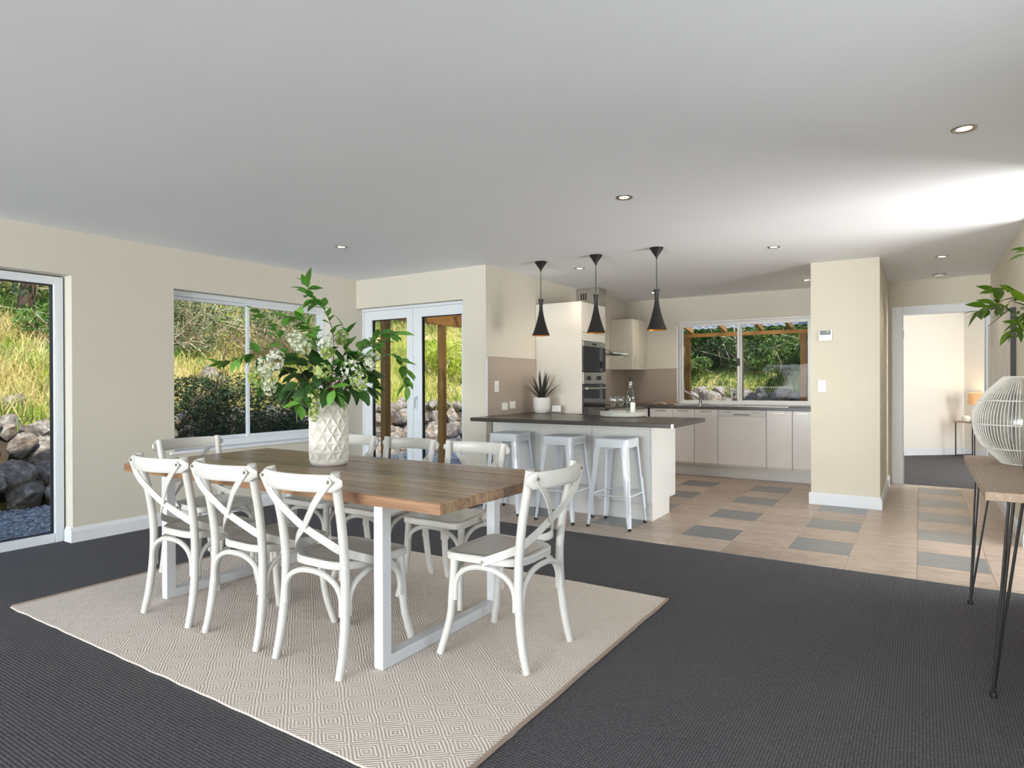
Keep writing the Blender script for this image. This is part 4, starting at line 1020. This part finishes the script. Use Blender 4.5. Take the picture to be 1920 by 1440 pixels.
# card in holder
ch = thing('place_card', 'small white card in a stone holder beside the succulent', 'card', (-3.33, 6.08, CT+.0005), D(28))
MB().box(-.022, .022, -.011, .011, 0, .022).build('holder', 'stone_block', ch, bevel=.004)
cd = MB().box(-.048, .048, -.001, .001, .018, .082).build('card', 'paper', ch)
for k in range(3): MB().box(-.032+.004*k, .03-.006*k, -.0016, -.0009, .062-.014*k, .066-.014*k).build('print_line', 'card_print', cd)
sw = MB().box(-3.24, -3.06, 6.13, 6.185, CT+.0005, CT+.003).build('flyer', 'paper'); tag(sw, 'thin white paper lying at the foot of the oven tower', 'paper')
# tray with bottle and glasses
TRX, TRY = -2.44, 5.80
ty = thing('tray', 'round whitewashed tray carrying bottle and glasses on the island', 'tray', (TRX, TRY, CT+.0005))
MB().lathe([(.001, 0), (.205, 0), (.222, .012), (.225, .048), (.214, .050), (.205, .018), (.001, .016)], 40, caps=False).build('tray_body', 'tray_wash', ty, smooth=True)
bt = thing('wine_bottle', 'clear glass bottle with white and black label and dark cap', 'bottle', (TRX+.065, TRY+.035, CT+.0175)); bt.scale = (1.15, 1.15, 1.05)
prof = [(.001, 0), (.036, 0), (.038, .004), (.038, .165), (.036, .185), (.026, .215), (.0165, .24), (.0145, .262), (.0145, .30), (.0165, .302), (.0165, .312), (.0145, .314), (.0145, .33)]
MB().lathe(prof, 28, caps=False).build('glass_body', 'bottle_glass', bt, smooth=True)
MB().lathe([(.0155, .305), (.0165, .306), (.0165, .344), (.014, .348), (.001, .348)], 20, caps=False).build('cap', 'label_black', bt, smooth=True)
def arc_label(z0, z1, a0, a1, r, mat, nm):
    m = MB(); K = 14; vs = []
    for i in range(K+1):
        a = a0+(a1-a0)*i/K; vs += [(r*math.cos(a), r*math.sin(a), z0), (r*math.cos(a), r*math.sin(a), z1)]
    m.add(vs, [(2*i, 2*i+2, 2*i+3, 2*i+1) for i in range(K)]); m.build(nm, mat, bt, smooth=True)
fa_ = math.atan2(-fwd.y, -fwd.x)
arc_label(.02, .115, fa_-.25, fa_+1.75, .0386, 'label_white', 'front_label'); arc_label(.122, .150, fa_-.2, fa_+1.6, .0386, 'label_black', 'neck_label')
m = MB().lathe([(.007, -.001), (.007, .001)], 14); q = m.build('seal', 'gold_trim', bt); q.location = (.0392*math.cos(fa_+.75), .0392*math.sin(fa_+.75), .136); q.rotation_euler = (PI/2, 0, fa_+.75+PI/2)
def wineglass(x, y, label):
    o = thing('wine_glass', label, 'wine glass', (x, y, CT+.0175), group='stemmed wine glasses on the tray')
    MB().lathe([(.001, .0), (.033, .0), (.034, .002), (.012, .006), (.0045, .012), (.004, .07), (.007, .078)], 24, caps=False).build('stem', 'drink_glass', o, smooth=True)
    MB().lathe([(.007, .078), (.022, .088), (.034, .108), (.040, .135), (.038, .160), (.034, .182), (.0332, .182), (.037, .158), (.0388, .135), (.033, .110), (.021, .091), (.001, .084)], 28, caps=False).build('bowl', 'drink_glass', o, smooth=True)
wineglass(TRX-.105, TRY+.0, 'left stemmed wine glass on the round tray'); wineglass(TRX-.045, TRY+.05, 'right stemmed wine glass on the round tray, beside the bottle')

# ------------------------------------------------------------------ kitchen: oven tower
TXF, TY0, TY1, TZ1 = -3.089, 6.205, 6.825, 2.095
tw_ = thing('oven_tower', 'tall white oven cabinet beside the splashback', 'cabinet', (-3.37, 6.51, 0)); O = (-3.37, 6.51)
P(O, XK+.003, TXF, TY0, TY0+.018, .0, TZ1, 'side_panel', 'cabinet_white', tw_)
P(O, XK+.003, TXF, TY1-.018, TY1, .0, TZ1, 'side_panel', 'cabinet_white', tw_)
P(O, XK+.003, TXF-.02, TY0+.018, TY1-.018, TZ1-.018, TZ1-.001, 'top_panel', 'cabinet_white', tw_)
dr = P(O, TXF-.02, TXF, TY0+.019, TY1-.019, 1.765, TZ1-.003, 'door', 'cabinet_white', tw_)
MB().tube([(TXF-O[0], TY1-.06-O[1], 1.80), (TXF+.03-O[0], TY1-.06-O[1], 1.80), (TXF+.03-O[0], TY1-.06-O[1], 1.95), (TXF-O[0], TY1-.06-O[1], 1.95)], .005, 8).build('handle', 'satin_steel', dr, smooth=True)
P(O, TXF-.02, TXF, TY0+.019, TY1-.019, 1.672, 1.762, 'filler_panel', 'cabinet_white', tw_)
P(O, TXF-.02, TXF-.002, TY0+.019, TY1-.019, .12, .56, 'drawer_front', 'cabinet_white', tw_)
P(O, TXF-.5, TXF-.06, TY0+.02, TY1-.02, 0, .119, 'kick_board', 'kick_panel', tw_)
ya, yb = TY0+.022, TY1-.022
mo = thing('microwave', 'built-in black glass microwave with steel strip above the oven', 'microwave', (TXF, (ya+yb)/2, 1.33)); O = (TXF, (ya+yb)/2)
P(O, TXF-.45, TXF-.005, ya, yb, 1.335-1.33, 1.668-1.33, 'body', 'black_metal', mo, 0)
P(O, TXF-.004, TXF+.014, ya, yb, .28, .336, 'control_strip', 'stainless', mo)
P(O, TXF+.0142, TXF+.0155, ya+.22, ya+.33, .297, .320, 'display', 'oven_black', mo, 0)
for yy in (.17, .40, .50): P(O, TXF+.0142, TXF+.018, ya+yy, ya+yy+.022, .298, .32, 'button', 'satin_steel', mo, .003)
P(O, TXF-.004, TXF+.014, ya, yb, .006, .277, 'glass_door', 'oven_black', mo)
ov = thing('oven', 'built-in black glass oven with two knobs and steel handle', 'oven', (TXF, (ya+yb)/2, .575))
P(O, TXF-.5, TXF-.005, ya, yb, .0, .752, 'body', 'black_metal', ov, 0)
P(O, TXF-.004, TXF+.014, ya, yb, .625, .752, 'control_panel', 'stainless', ov)
for yy in (.14, .40):
    k = MB().lathe([(.023, 0), (.021, .022), (.001, .024)], 18, caps=False).build('knob', 'oven_black', ov, smooth=True); k.location = (.014, ya+yy-O[1], .69); k.rotation_euler = (0, PI/2, 0)
P(O, TXF-.004, TXF+.012, ya, yb, .01, .62, 'glass_door', 'oven_black', ov)
m = MB().box(.012, .05, ya+.035-O[1], ya+.055-O[1], .565, .585).box(.012, .05, yb-.055-O[1], yb-.035-O[1], .565, .585); m.tube([(.05, ya+.01-O[1], .575), (.05, yb+.03-O[1], .575)], .012, 10); m.build('handle', 'stainless', ov, smooth=True)

# base run along left wall + back wall
BT, BB = .905, .868
m = MB().prism([(XK+.003, 6.83), (-3.05, 6.83), (-3.05, 8.17), (-.93, 8.17), (-.93, YB-.003), (XK+.003, YB-.003)], BB, BT)
wt = tag(m.build('kitchen_worktop', 'dark_laminate', bevel=.003), 'dark laminate L-shaped worktop below the kitchen window', 'worktop')
MB().box(-3.05, -3.046, 6.83, 8.16, BB+.005, BT-.004).build('edge_strip', 'stainless', wt)
lb = thing('hob_cabinet', 'cream base cabinet under the hob on the left kitchen wall', 'cabinet', (-3.35, 7.5, 0)); O = (-3.35, 7.5)
P(O, XK+.003, -3.10, 6.83, 8.19, .15, BB-.002, 'body', 'cabinet_white', lb)
for a, b in ((6.835, 7.28), (7.284, 7.73), (7.734, 8.17)): P(O, -3.10, -3.08, a, b, .155, BB-.006, 'door', 'cream_laminate', lb, .0015)
P(O, XK+.1, -3.14, 6.83, 8.2, 0, .149, 'kick_board', 'kick_panel', lb)
hb = tag(MB().box(-3.60, -3.12, 7.0, 7.58, BT+.0005, BT+.006).build('cooktop', 'oven_black', bevel=.002), 'black glass cooktop on the worktop under the rangehood', 'cooktop')
edges = [-3.07, -2.753, -2.464, -2.167, -1.585, -1.291, -.935]
names = ['cream base cupboard in the kitchen corner, partly behind the bottle', 'cream base cupboard second from the corner under the sink', 'cream base cupboard left of the dishwasher', None, 'narrow cream base cupboard right of the dishwasher', 'cream base cupboard against the thermostat wall end']
for k in range(6):
    a, b = edges[k]+.0025, edges[k+1]-.0025; O = ((a+b)/2, 8.5)
    if k == 3:
        o = thing('dishwasher', 'integrated cream dishwasher with grey control strip under the window', 'dishwasher', (O[0], O[1], 0))
        P(O, a, b, 8.222, 8.77, .15, BB-.003, 'body', 'cabinet_white', o, 0)
        P(O, a, b, 8.200, 8.221, .176, .782, 'door', 'cream_laminate', o)
        cp = P(O, a, b, 8.198, 8.221, .785, BB-.006, 'control_panel', 'kick_panel', o)
        P(O, a+.19, b-.19, 8.196, 8.1985, .80, .812, 'grip', 'plastic_grey', cp, 0)
        for q in range(5): P(O, a+.09+.016*q, a+.1+.016*q, 8.1965, 8.1985, .83, .838, 'button', 'plastic_grey', cp, 0)
        for q in range(3): P(O, b-.16+.03*q, b-.145+.03*q, 8.1965, 8.1985, .83, .838, 'button', 'plastic_grey', cp, 0)
    else:
        o = thing('base_cabinet', names[k], 'cabinet', (O[0], O[1], 0), group='cream base cupboards along the kitchen window wall')
        P(O, a, b, 8.222, 8.77, .15, BB-.003, 'body', 'cabinet_white', o, 0)
        if k in (0, 1):
            d1 = P(O, a, b, 8.200, 8.221, .176, BB-.006, 'door', 'cream_laminate', o)
        else: d1 = P(O, a, b, 8.200, 8.221, .176, BB-.006, 'door', 'cream_laminate', o)
        c_ = (a+b)/2-O[0] if k < 5 else -.07
        MB().box(c_-.07, c_+.07, 8.186-O[1], 8.1995-O[1], .828, .842).build('handle', 'satin_steel', d1, bevel=.003)
kb = tag(MB().box(-3.08, -.93, 8.285, 8.30, 0.001, .149).build('kick_board', 'kick_panel'), 'long pale kick board under the window-side cupboards', 'kick board')
# splashback panels in the corner
s2 = thing('corner_splashback', 'taupe splashback in the kitchen corner below the wall cupboard', 'splashback')
MB().box(XK+.0015, XK+.008, 6.83, YB-.008, BT+.001, 1.398).build('panel', 'splashback', s2); MB().box(XK+.008, -2.89, YB-.008, YB-.0015, BT+.001, 1.40).build('panel', 'splashback', s2)
MB().box(XK+.008, -2.85, YB-.009, YB-.001, 1.4, 1.405).build('edge_trim', 'stainless', s2)
# wall cupboard
wc = thing('wall_cupboard', 'white wall cupboard with two steel handles beside the rangehood', 'cupboard', (-3.5, 8.5, 0)); O = (-3.5, 8.5)
P(O, XK+.003, -3.352, 8.25, YB-.003, 1.39, 2.086, 'body', 'cabinet_white', wc)
for a, b, hy in ((8.252, 8.52, 8.29), (8.523, YB-.004, 8.70)):
    d1 = P(O, -3.351, -3.332, a, b, 1.392, 2.084, 'door', 'cabinet_white', wc)
    MB().tube([(-3.332-O[0], hy-O[1], 1.44), (-3.302-O[0], hy-O[1], 1.44), (-3.302-O[0], hy-O[1], 1.57), (-3.332-O[0], hy-O[1], 1.57)], .005, 8).build('handle', 'satin_steel', d1, smooth=True)
# rangehood
rh = thing('rangehood', 'stainless steel chimney rangehood with curved glass canopy', 'rangehood', (-3.5, 7.35, 0)); O = (-3.5, 7.35)
P(O, XK+.003, -3.355, 7.22, 7.45, 1.62, H-.002, 'chimney', 'stainless', rh, .002)
for q in range(3): P(O, -3.60+.03*q, -3.582+.03*q, 7.2185, 7.22, 2.25, 2.33, 'vent_slot', 'black_metal', rh, 0)
P(O, XK+.003, -3.20, 7.06, 7.62, 1.555, 1.60, 'hood_body', 'stainless', rh)
m = MB(); K = 12; vs = []
for i in range(K+1):
    t = i/K; x = XK+.01+.60*t-O[0]; z = 1.615-.075*t*t*1.2
    vs += [(x, 7.0-O[1], z), (x, 7.68-O[1], z), (x, 7.0-O[1], z+.006), (x, 7.68-O[1], z+.006)]
fs = [(4*i, 4*i+1, 4*i+5, 4*i+4) for i in range(K)]+[(4*i+2, 4*i+6, 4*i+7, 4*i+3) for i in range(K)]+[(4*i, 4*i+4, 4*i+6, 4*i+2) for i in range(K)]+[(4*i+1, 4*i+3, 4*i+7, 4*i+5) for i in range(K)]+[(4*K, 4*K+1, 4*K+3, 4*K+2)]
m.add(vs, fs); m.build('glass_canopy', 'hood_glass', rh, smooth=True)
m = MB(); K = 12; vs = []
for i in range(K+1):
    t = i/K; x = -3.40+.28*t-O[0]; z = 1.605-.02*t; hgt = .045*(1-(2*t-.7)**2*.5) if t < 1 else .01
    vs += [(x, 7.12-O[1], z-.02), (x, 7.56-O[1], z-.02), (x, 7.12-O[1], z-.02+hgt), (x, 7.56-O[1], z-.02+hgt)]
m.add(vs, fs[:-1]+[(4*K, 4*K+1, 4*K+3, 4*K+2), (0, 2, 3, 1)]); m.build('control_pod', 'chrome', rh, smooth=True)
MB().lathe([(.03, 0), (.03, .004)], 16, (-3.27-O[0], 7.2-O[1], 1.556)).build('lamp', 'lamp_glow', rh)
# tap, sink, cloth, papers
tp = thing('kitchen_tap', 'steel mixer tap with slanted spout at the sink', 'tap', (-2.50, 8.60, BT+.0005))
MB().lathe([(.024, 0), (.024, .012), (.021, .014), (.021, .15), (.022, .152), (.022, .185), (.018, .19), (.001, .19)], 20, caps=False).build('column', 'chrome', tp, smooth=True)
MB().tube([(-.01, 0, .075), (-.10, -.06, .135), (-.185, -.11, .19)], [.013, .012, .014], 10).build('spout', 'chrome', tp, smooth=True)
MB().tube([(0, 0, .188), (-.02, -.01, .20), (-.055, -.03, .215)], [.008, .006, .005], 8).build('lever', 'chrome', tp, smooth=True)
sk = thing('sink', 'stainless steel sink and drainer set in the worktop', 'sink', (-2.1, 8.47, BT+.0005))
m = MB(); m.box(-.75, .75, -.2, .2, 0, .002); m.build('drainer', 'stainless', sk)
m = MB(); 
for q in range(9): m.box(.05+.055*q, .075+.055*q, -.16, .12, .002, .005)
tag(m.build('drainer_ribs', 'stainless', sk), kind='stuff')
MB().box(-.62, -.2, -.15, .12, .002, .0032).build('basin', 'plastic_grey', sk)
ck = thing('cookbook', 'open book with an orange cover lying on the corner worktop', 'book', (-2.98, 8.62, BT+.0005), D(8))
m = MB(); K = 8; vs = []
for i in range(2*K+1):
    u = -1+i/K; x = .155*u; z = .004+.038*(1-abs(u))*abs(u)*1.6+.004
    for y in (-.1, .1): vs += [(x, y, z), (x, y, z-.006)]
m.add(vs, [(4*i, 4*i+4, 4*i+6, 4*i+2) for i in range(2*K)]+[(4*i+1, 4*i+3, 4*i+7, 4*i+5) for i in range(2*K)]+[(4*i, 4*i+1, 4*i+5, 4*i+4) for i in range(2*K)]+[(4*i+2, 4*i+6, 4*i+7, 4*i+3) for i in range(2*K)])
m.build('pages', 'paper', ck)
MB().box(-.165, .165, -.105, .105, 0, .003).build('cover', 'orange_cloth', ck)
m = MB().strip([(.0, -.03, .01), (.05, -.02, .05), (.10, -.01, .085)], [(0, 0, 1)]*3, .05, .003); m.build('folded_page', 'cardboard', ck)
MB().strip([(-.02, .05, .035), (.06, .06, .04), (.15, .07, .026)], [(0, 0, 1)]*3, .09, .004).build('cover_flap', 'orange_cloth', ck)
tag(MB().box(-.1, .1, -.07, .07, 0, .003).build('brochure', 'paper', loc=(-2.73, 8.60, BT+.0005)), 'white brochure lying between cookbook and tap', 'brochure')
tag(MB().box(-.16, .16, -.08, .08, 0, .004).build('chopping_board', 'terracotta', loc=(-3.33, 8.5, BT+.0005)), 'thin brown board in the corner behind the bottle', 'board')

# ------------------------------------------------------------------ pendants, downlights, smoke alarm
def make_pendant():
    o = thing('pendant_lamp', 'x', 'pendant lamp', group='black pendant lamps over the island')
    MB().lathe([(.060, 0), (.0605, -.004), (.008, -.082), (.006, -.095), (.001, -.095)], 28, caps=False).build('ceiling_cup', 'pendant_black', o, smooth=True)
    MB().tube([(0, 0, -.09), (0, 0, -.375)], .0032, 6).build('cord', 'black_metal', o)
    prof = [(.027, -.365), (.020, -.40), (.0165, -.435), (.0175, -.465), (.026, -.52), (.046, -.60), (.068, -.67), (.0885, -.722)]
    sh = MB().lathe(prof, 32, caps=False).lathe([(.001, -.365), (.027, -.365)], 32, caps=False).build('shade', 'pendant_black', o, smooth=True)
    MB().lathe([(.0155, -.46), (.0245, -.52), (.0445, -.60), (.0665, -.67), (.0870, -.722), (.0885, -.722)], 32, caps=False).build('lining', 'pendant_gold', sh, smooth=True)
    MB().lathe([(.001, -.60), (.018, -.61), (.024, -.635), (.018, -.66), (.001, -.667)], 16, caps=False).build('bulb', 'lamp_glow', o, smooth=True)
    return o
p0 = make_pendant()
for i, (x, lb) in enumerate(((-3.13, 'black bell-shaped pendant lamp, leftmost, in front of the tall cabinet side'), (-2.54, 'black bell-shaped pendant lamp, middle, in front of the ovens'), (-1.955, 'black bell-shaped pendant lamp, rightmost, left of the kitchen window'))):
    o = p0 if i == 0 else copy_tree(p0); o.location = (x, 5.406, H-.0005); o['label'] = lb
def make_down():
    o = thing('downlight', 'x', 'downlight', group='recessed ceiling downlights')
    MB().lathe([(.030, 0), (.034, -.003), (.050, -.004), (.053, -.0015), (.053, 0)], 28, caps=False).build('trim_ring', 'satin_steel', o, smooth=True)
    MB().lathe([(.001, -.001), (.031, -.001)], 20, caps=False).build('lens', 'lamp_glow', o)
    return o
d0 = make_down()
dl = [(.171, 3.647, 'lit downlight nearest the viewer at upper right'), (-1.592, 3.811, 'lit downlight above the right end of the dining table'), (-4.225, 3.852, 'lit downlight near the wide window wall'), (-2.972, 5.936, 'lit downlight between the left and middle pendants'),
      (-1.083, 5.941, 'pale downlight in the bright ceiling patch left of the thermostat wall'), (.168, 7.287, 'lit downlight in the hallway before the smoke alarm'), (-2.975, 8.122, 'downlight half hidden behind the right pendant'), (-1.115, 8.098, 'downlight above the kitchen window beside the wall end')]
for i, (x, y, lb) in enumerate(dl):
    o = d0 if i == 0 else copy_tree(d0); o.location = (x, y, H-.0003); o['label'] = lb
    lamp('SPOT', 'downlight_beam', (x, y, H-.012), 18 if y > 5 else 7, (1, .86, .66), (0, 0, -1), spot_size=D(125), spot_blend=.8, shadow_soft_size=.03)
sa = thing('smoke_alarm', 'round white smoke alarm on the hallway ceiling', 'smoke alarm', (.176, 8.463, H-.0003))
MB().lathe([(.001, 0), (.062, 0), (.062, -.012), (.001, -.012)], 28, caps=False).build('base', 'stone_block', sa, smooth=True)
MB().lathe([(.055, -.0125), (.052, -.028), (.03, -.036), (.001, -.037)], 28, caps=False).build('cover', 'plastic_white', sa, smooth=True)
th_ = thing('thermostat', 'white thermostat with small lit display on the wall end', 'thermostat', (-.79, 6.964, 1.671))
MB().box(-.062, .062, -.024, -.0005, -.055, .055).build('case', 'plastic_white', th_, bevel=.004)
MB().box(-.050, .046, -.026, -.0245, .005, .048).build('display', 'screen_dark', th_); MB().box(.012, .022, -.027, -.0262, .03, .038).build('indicator', 'display_green', th_)
ls = thing('wall_switch', 'white light switch below the thermostat', 'switch', (-.825, 6.964, 1.172))
MB().box(-.038, .038, -.009, -.0005, -.058, .058).build('plate', 'plastic_white', ls, bevel=.002); MB().box(-.012, .012, -.012, -.0092, -.016, .016).build('rocker', 'cream_laminate', ls, bevel=.001)

# ------------------------------------------------------------------ console table and things on it
CZ = .795
co = thing('console_table', 'narrow wooden console on black hairpin legs at right edge', 'console table', (.42, 3.76, 0)); O = (.42, 3.76)
P(O, .207, .628, 3.045, 4.48, CZ-.034, CZ, 'tabletop', 'console_wood', co, .002)
def hairpin(fx, fy, tops):
    lg = bpy.data.objects.new('leg', None)
    m = MB()
    for (tx, ty_) in tops: m.tube([(tx-O[0], ty_-O[1], CZ-.036), (fx-O[0], fy-O[1], .012)], .0055, 8)
    m.box(min(t[0] for t in tops)-O[0]-.01, max(t[0] for t in tops)-O[0]+.01, min(t[1] for t in tops)-O[1]-.01, max(t[1] for t in tops)-O[1]+.01, CZ-.0385, CZ-.0345)
    l_ = m.build('leg', 'black_metal', co, smooth=True)
    MB().lathe([(.013, 0), (.014, .01), (.011, .02)], 10, (fx-O[0], fy-O[1], 0)).build('foot', 'black_rubber', l_)
hairpin(.234, 3.07, [(.285, 3.10), (.30, 3.10), (.335, 3.16)]); hairpin(.226, 4.285, [(.262, 4.40), (.28, 4.39), (.335, 4.33)])
hairpin(.60, 3.08, [(.56, 3.10), (.575, 3.11), (.52, 3.16)]); hairpin(.60, 4.42, [(.575, 4.40), (.56, 4.40), (.52, 4.33)])
ln = thing('wire_lantern', 'large white ribbed wire lantern around a glass bowl on the console', 'lantern', (.432, 4.12, CZ+.0005))
lp = [(.085, .004), (.13, .05), (.172, .10), (.196, .15), (.205, .20), (.203, .25), (.185, .31), (.155, .36), (.12, .40), (.075, .445)]
lpc = catmull([(r, 0, z) for r, z in lp], 3)
rib = MB().tube([(p.x, 0, p.z) for p in lpc], .0022, 5); ro = rib.build('rib', 'lantern_white', ln, smooth=True)
NR = 84
for k in range(1, NR): inst('rib', ro.data, ln, (0, 0, 0), (0, 0, 2*PI*k/NR))
for r, z in ((.205, .205), (.178, .325), (.158, .082), (.086, .004), (.076, .445)):
    MB().lathe([(r+.003*math.cos(a*PI/4), z+.003*math.sin(a*PI/4)) for a in range(8)], 48, closed=True).build('hoop', 'lantern_white', ln, smooth=True)
MB().lathe([(.001, .003), (.080, .003), (.125, .052), (.166, .102), (.190, .152), (.198, .20), (.195, .25), (.178, .31), (.15, .355), (.148, .355), (.172, .31), (.193, .2), (.16, .102), (.08, .01), (.001, .008)], 40, caps=False).build('glass_bowl', 'drink_glass', ln, smooth=True)
GX, GY = .475, 3.80
gv = thing('glass_vase', 'clear cylindrical glass vase at the right picture edge on the console', 'vase', (GX, GY, CZ+.0005))
MB().lathe([(.001, 0), (.072, 0), (.075, .006), (.075, .43), (.071, .43), (.071, .014), (.001, .012)], 32, caps=False).build('glass_body', 'drink_glass', gv, smooth=True)
br_ = thing('leafy_branch', 'sprays of olive green leaves reaching in from the right', 'foliage', (GX, GY, CZ+.02)); rr = random.Random(33)
def spray(pts, n, start=.3, size=1.0):
    Pp = catmull([Vector(p) for p in pts], 6); k = len(Pp)
    b = MB().tube(Pp, [.004*(1-.6*i/k) for i in range(k)], 5).build('branch', 'stem_green', br_, smooth=True)
    for q in range(n):
        t = start+(1-start)*q/(n-1); i = min(k-2, int(t*(k-1))); p = Pp[i].lerp(Pp[i+1], t*(k-1)-i); tg = (Pp[i+1]-Pp[i]).normalized()
        sd = tg.cross(Vector((rr.gauss(0, .5), rr.gauss(0, .5), 1))).normalized()*(1 if q % 2 else -1)
        s_ = size*rr.uniform(.75, 1.25); inst('leaf', LR, b, p, orient(tg*.7+sd*.8+Vector((0, 0, rr.uniform(-.5, .25))) if q < n-1 else tg, rr.uniform(-.8, .8)), (s_, s_, s_))
spray([(0, 0, 0), (-.02, .05, .4), (-.06, .12, .66), (-.14, .20, .79), (-.225, .28, .765)], 32, .45, 1.15)
spray([(0, 0, 0), (.0, .04, .4), (-.02, .10, .68), (-.08, .18, .84), (-.16, .24, .86)], 24, .45, 1.15)
spray([(0, 0, 0), (.02, .02, .45), (-.01, .08, .72), (-.04, .14, .72), (-.09, .20, .66)], 16, .5, 1.15)
spray([(0, 0, 0), (.02, .0, .5), (.02, .06, .9), (-.01, .12, 1.04), (-.05, .18, 1.02)], 12, .5, 1.1)
spray([(0, 0, 0), (.03, -.02, .5), (.05, -.08, .8), (.02, -.16, .98)], 10, .5)
pa = thing('painting', 'large pale abstract canvas with vertical streaks in thin black frame', 'painting', (XR, 7.5, 1.08))
MB().box(-.036, -.008, -.952, 1.022, -.702, .722).build('canvas', 'painting_canvas', pa)
m = MB(); frame_rect_x(m, -.037, -.001, -.965, 1.035, -.715, .735, .014); m.build('frame', 'picture_frame', pa)

# ------------------------------------------------------------------ lamp table in the bedroom
LX, LY = .70, 12.45
lt = thing('lamp_table', 'small dark-legged lamp table in the bedroom corner', 'side table', (LX, LY, 0), D(-50))
MB().box(-.2, .2, -.17, .17, .55, .575).build('tabletop', 'console_wood', lt)
for sx in (-1, 1):
    for sy in (-1, 1):
        MB().box(sx*.18-.006, sx*.18+.006, sy*.15-.006, sy*.15+.006, 0, .55).build('leg', 'black_metal', lt)
    MB().box(sx*.18-.006, sx*.18+.006, -.144, .144, .02, .032).build('rail', 'black_metal', lt)
tl = thing('table_lamp', 'lit bedside lamp with peach drum shade and pale base', 'lamp', (LX+.04, LY-.02, .5755))
MB().lathe([(.001, 0), (.06, 0), (.068, .03), (.066, .17), (.055, .2), (.02, .21), (.001, .21)], 24, caps=False).build('base', 'ceramic_pot', tl, smooth=True)
MB().tube([(0, 0, .2), (0, 0, .36)], .006, 8).build('stem', 'satin_steel', tl)
MB().lathe([(.12, .27), (.115, .45)], 32, caps=False).build('shade', 'lampshade', tl, smooth=True)
MB().lathe([(.001, .31), (.025, .32), (.03, .35), (.02, .38), (.001, .385)], 14, caps=False).build('bulb', 'lamp_glow', tl, smooth=True)
lamp('POINT', 'bedside_light', (LX+.04, LY-.02, .5755+.42), 2.5, (1, .72, .42), shadow_soft_size=.03)
tag(MB().lathe([(.001, 0), (.035, 0), (.06, .025), (.064, .055), (.05, .085), (.035, .092), (.03, .088), (.045, .06), (.03, .02), (.001, .015)], 22, caps=False).build('bowl', 'bowl_white', smooth=True, loc=(LX-.1, LY-.1, .5755)), 'small round white bowl on the lamp table', 'bowl')
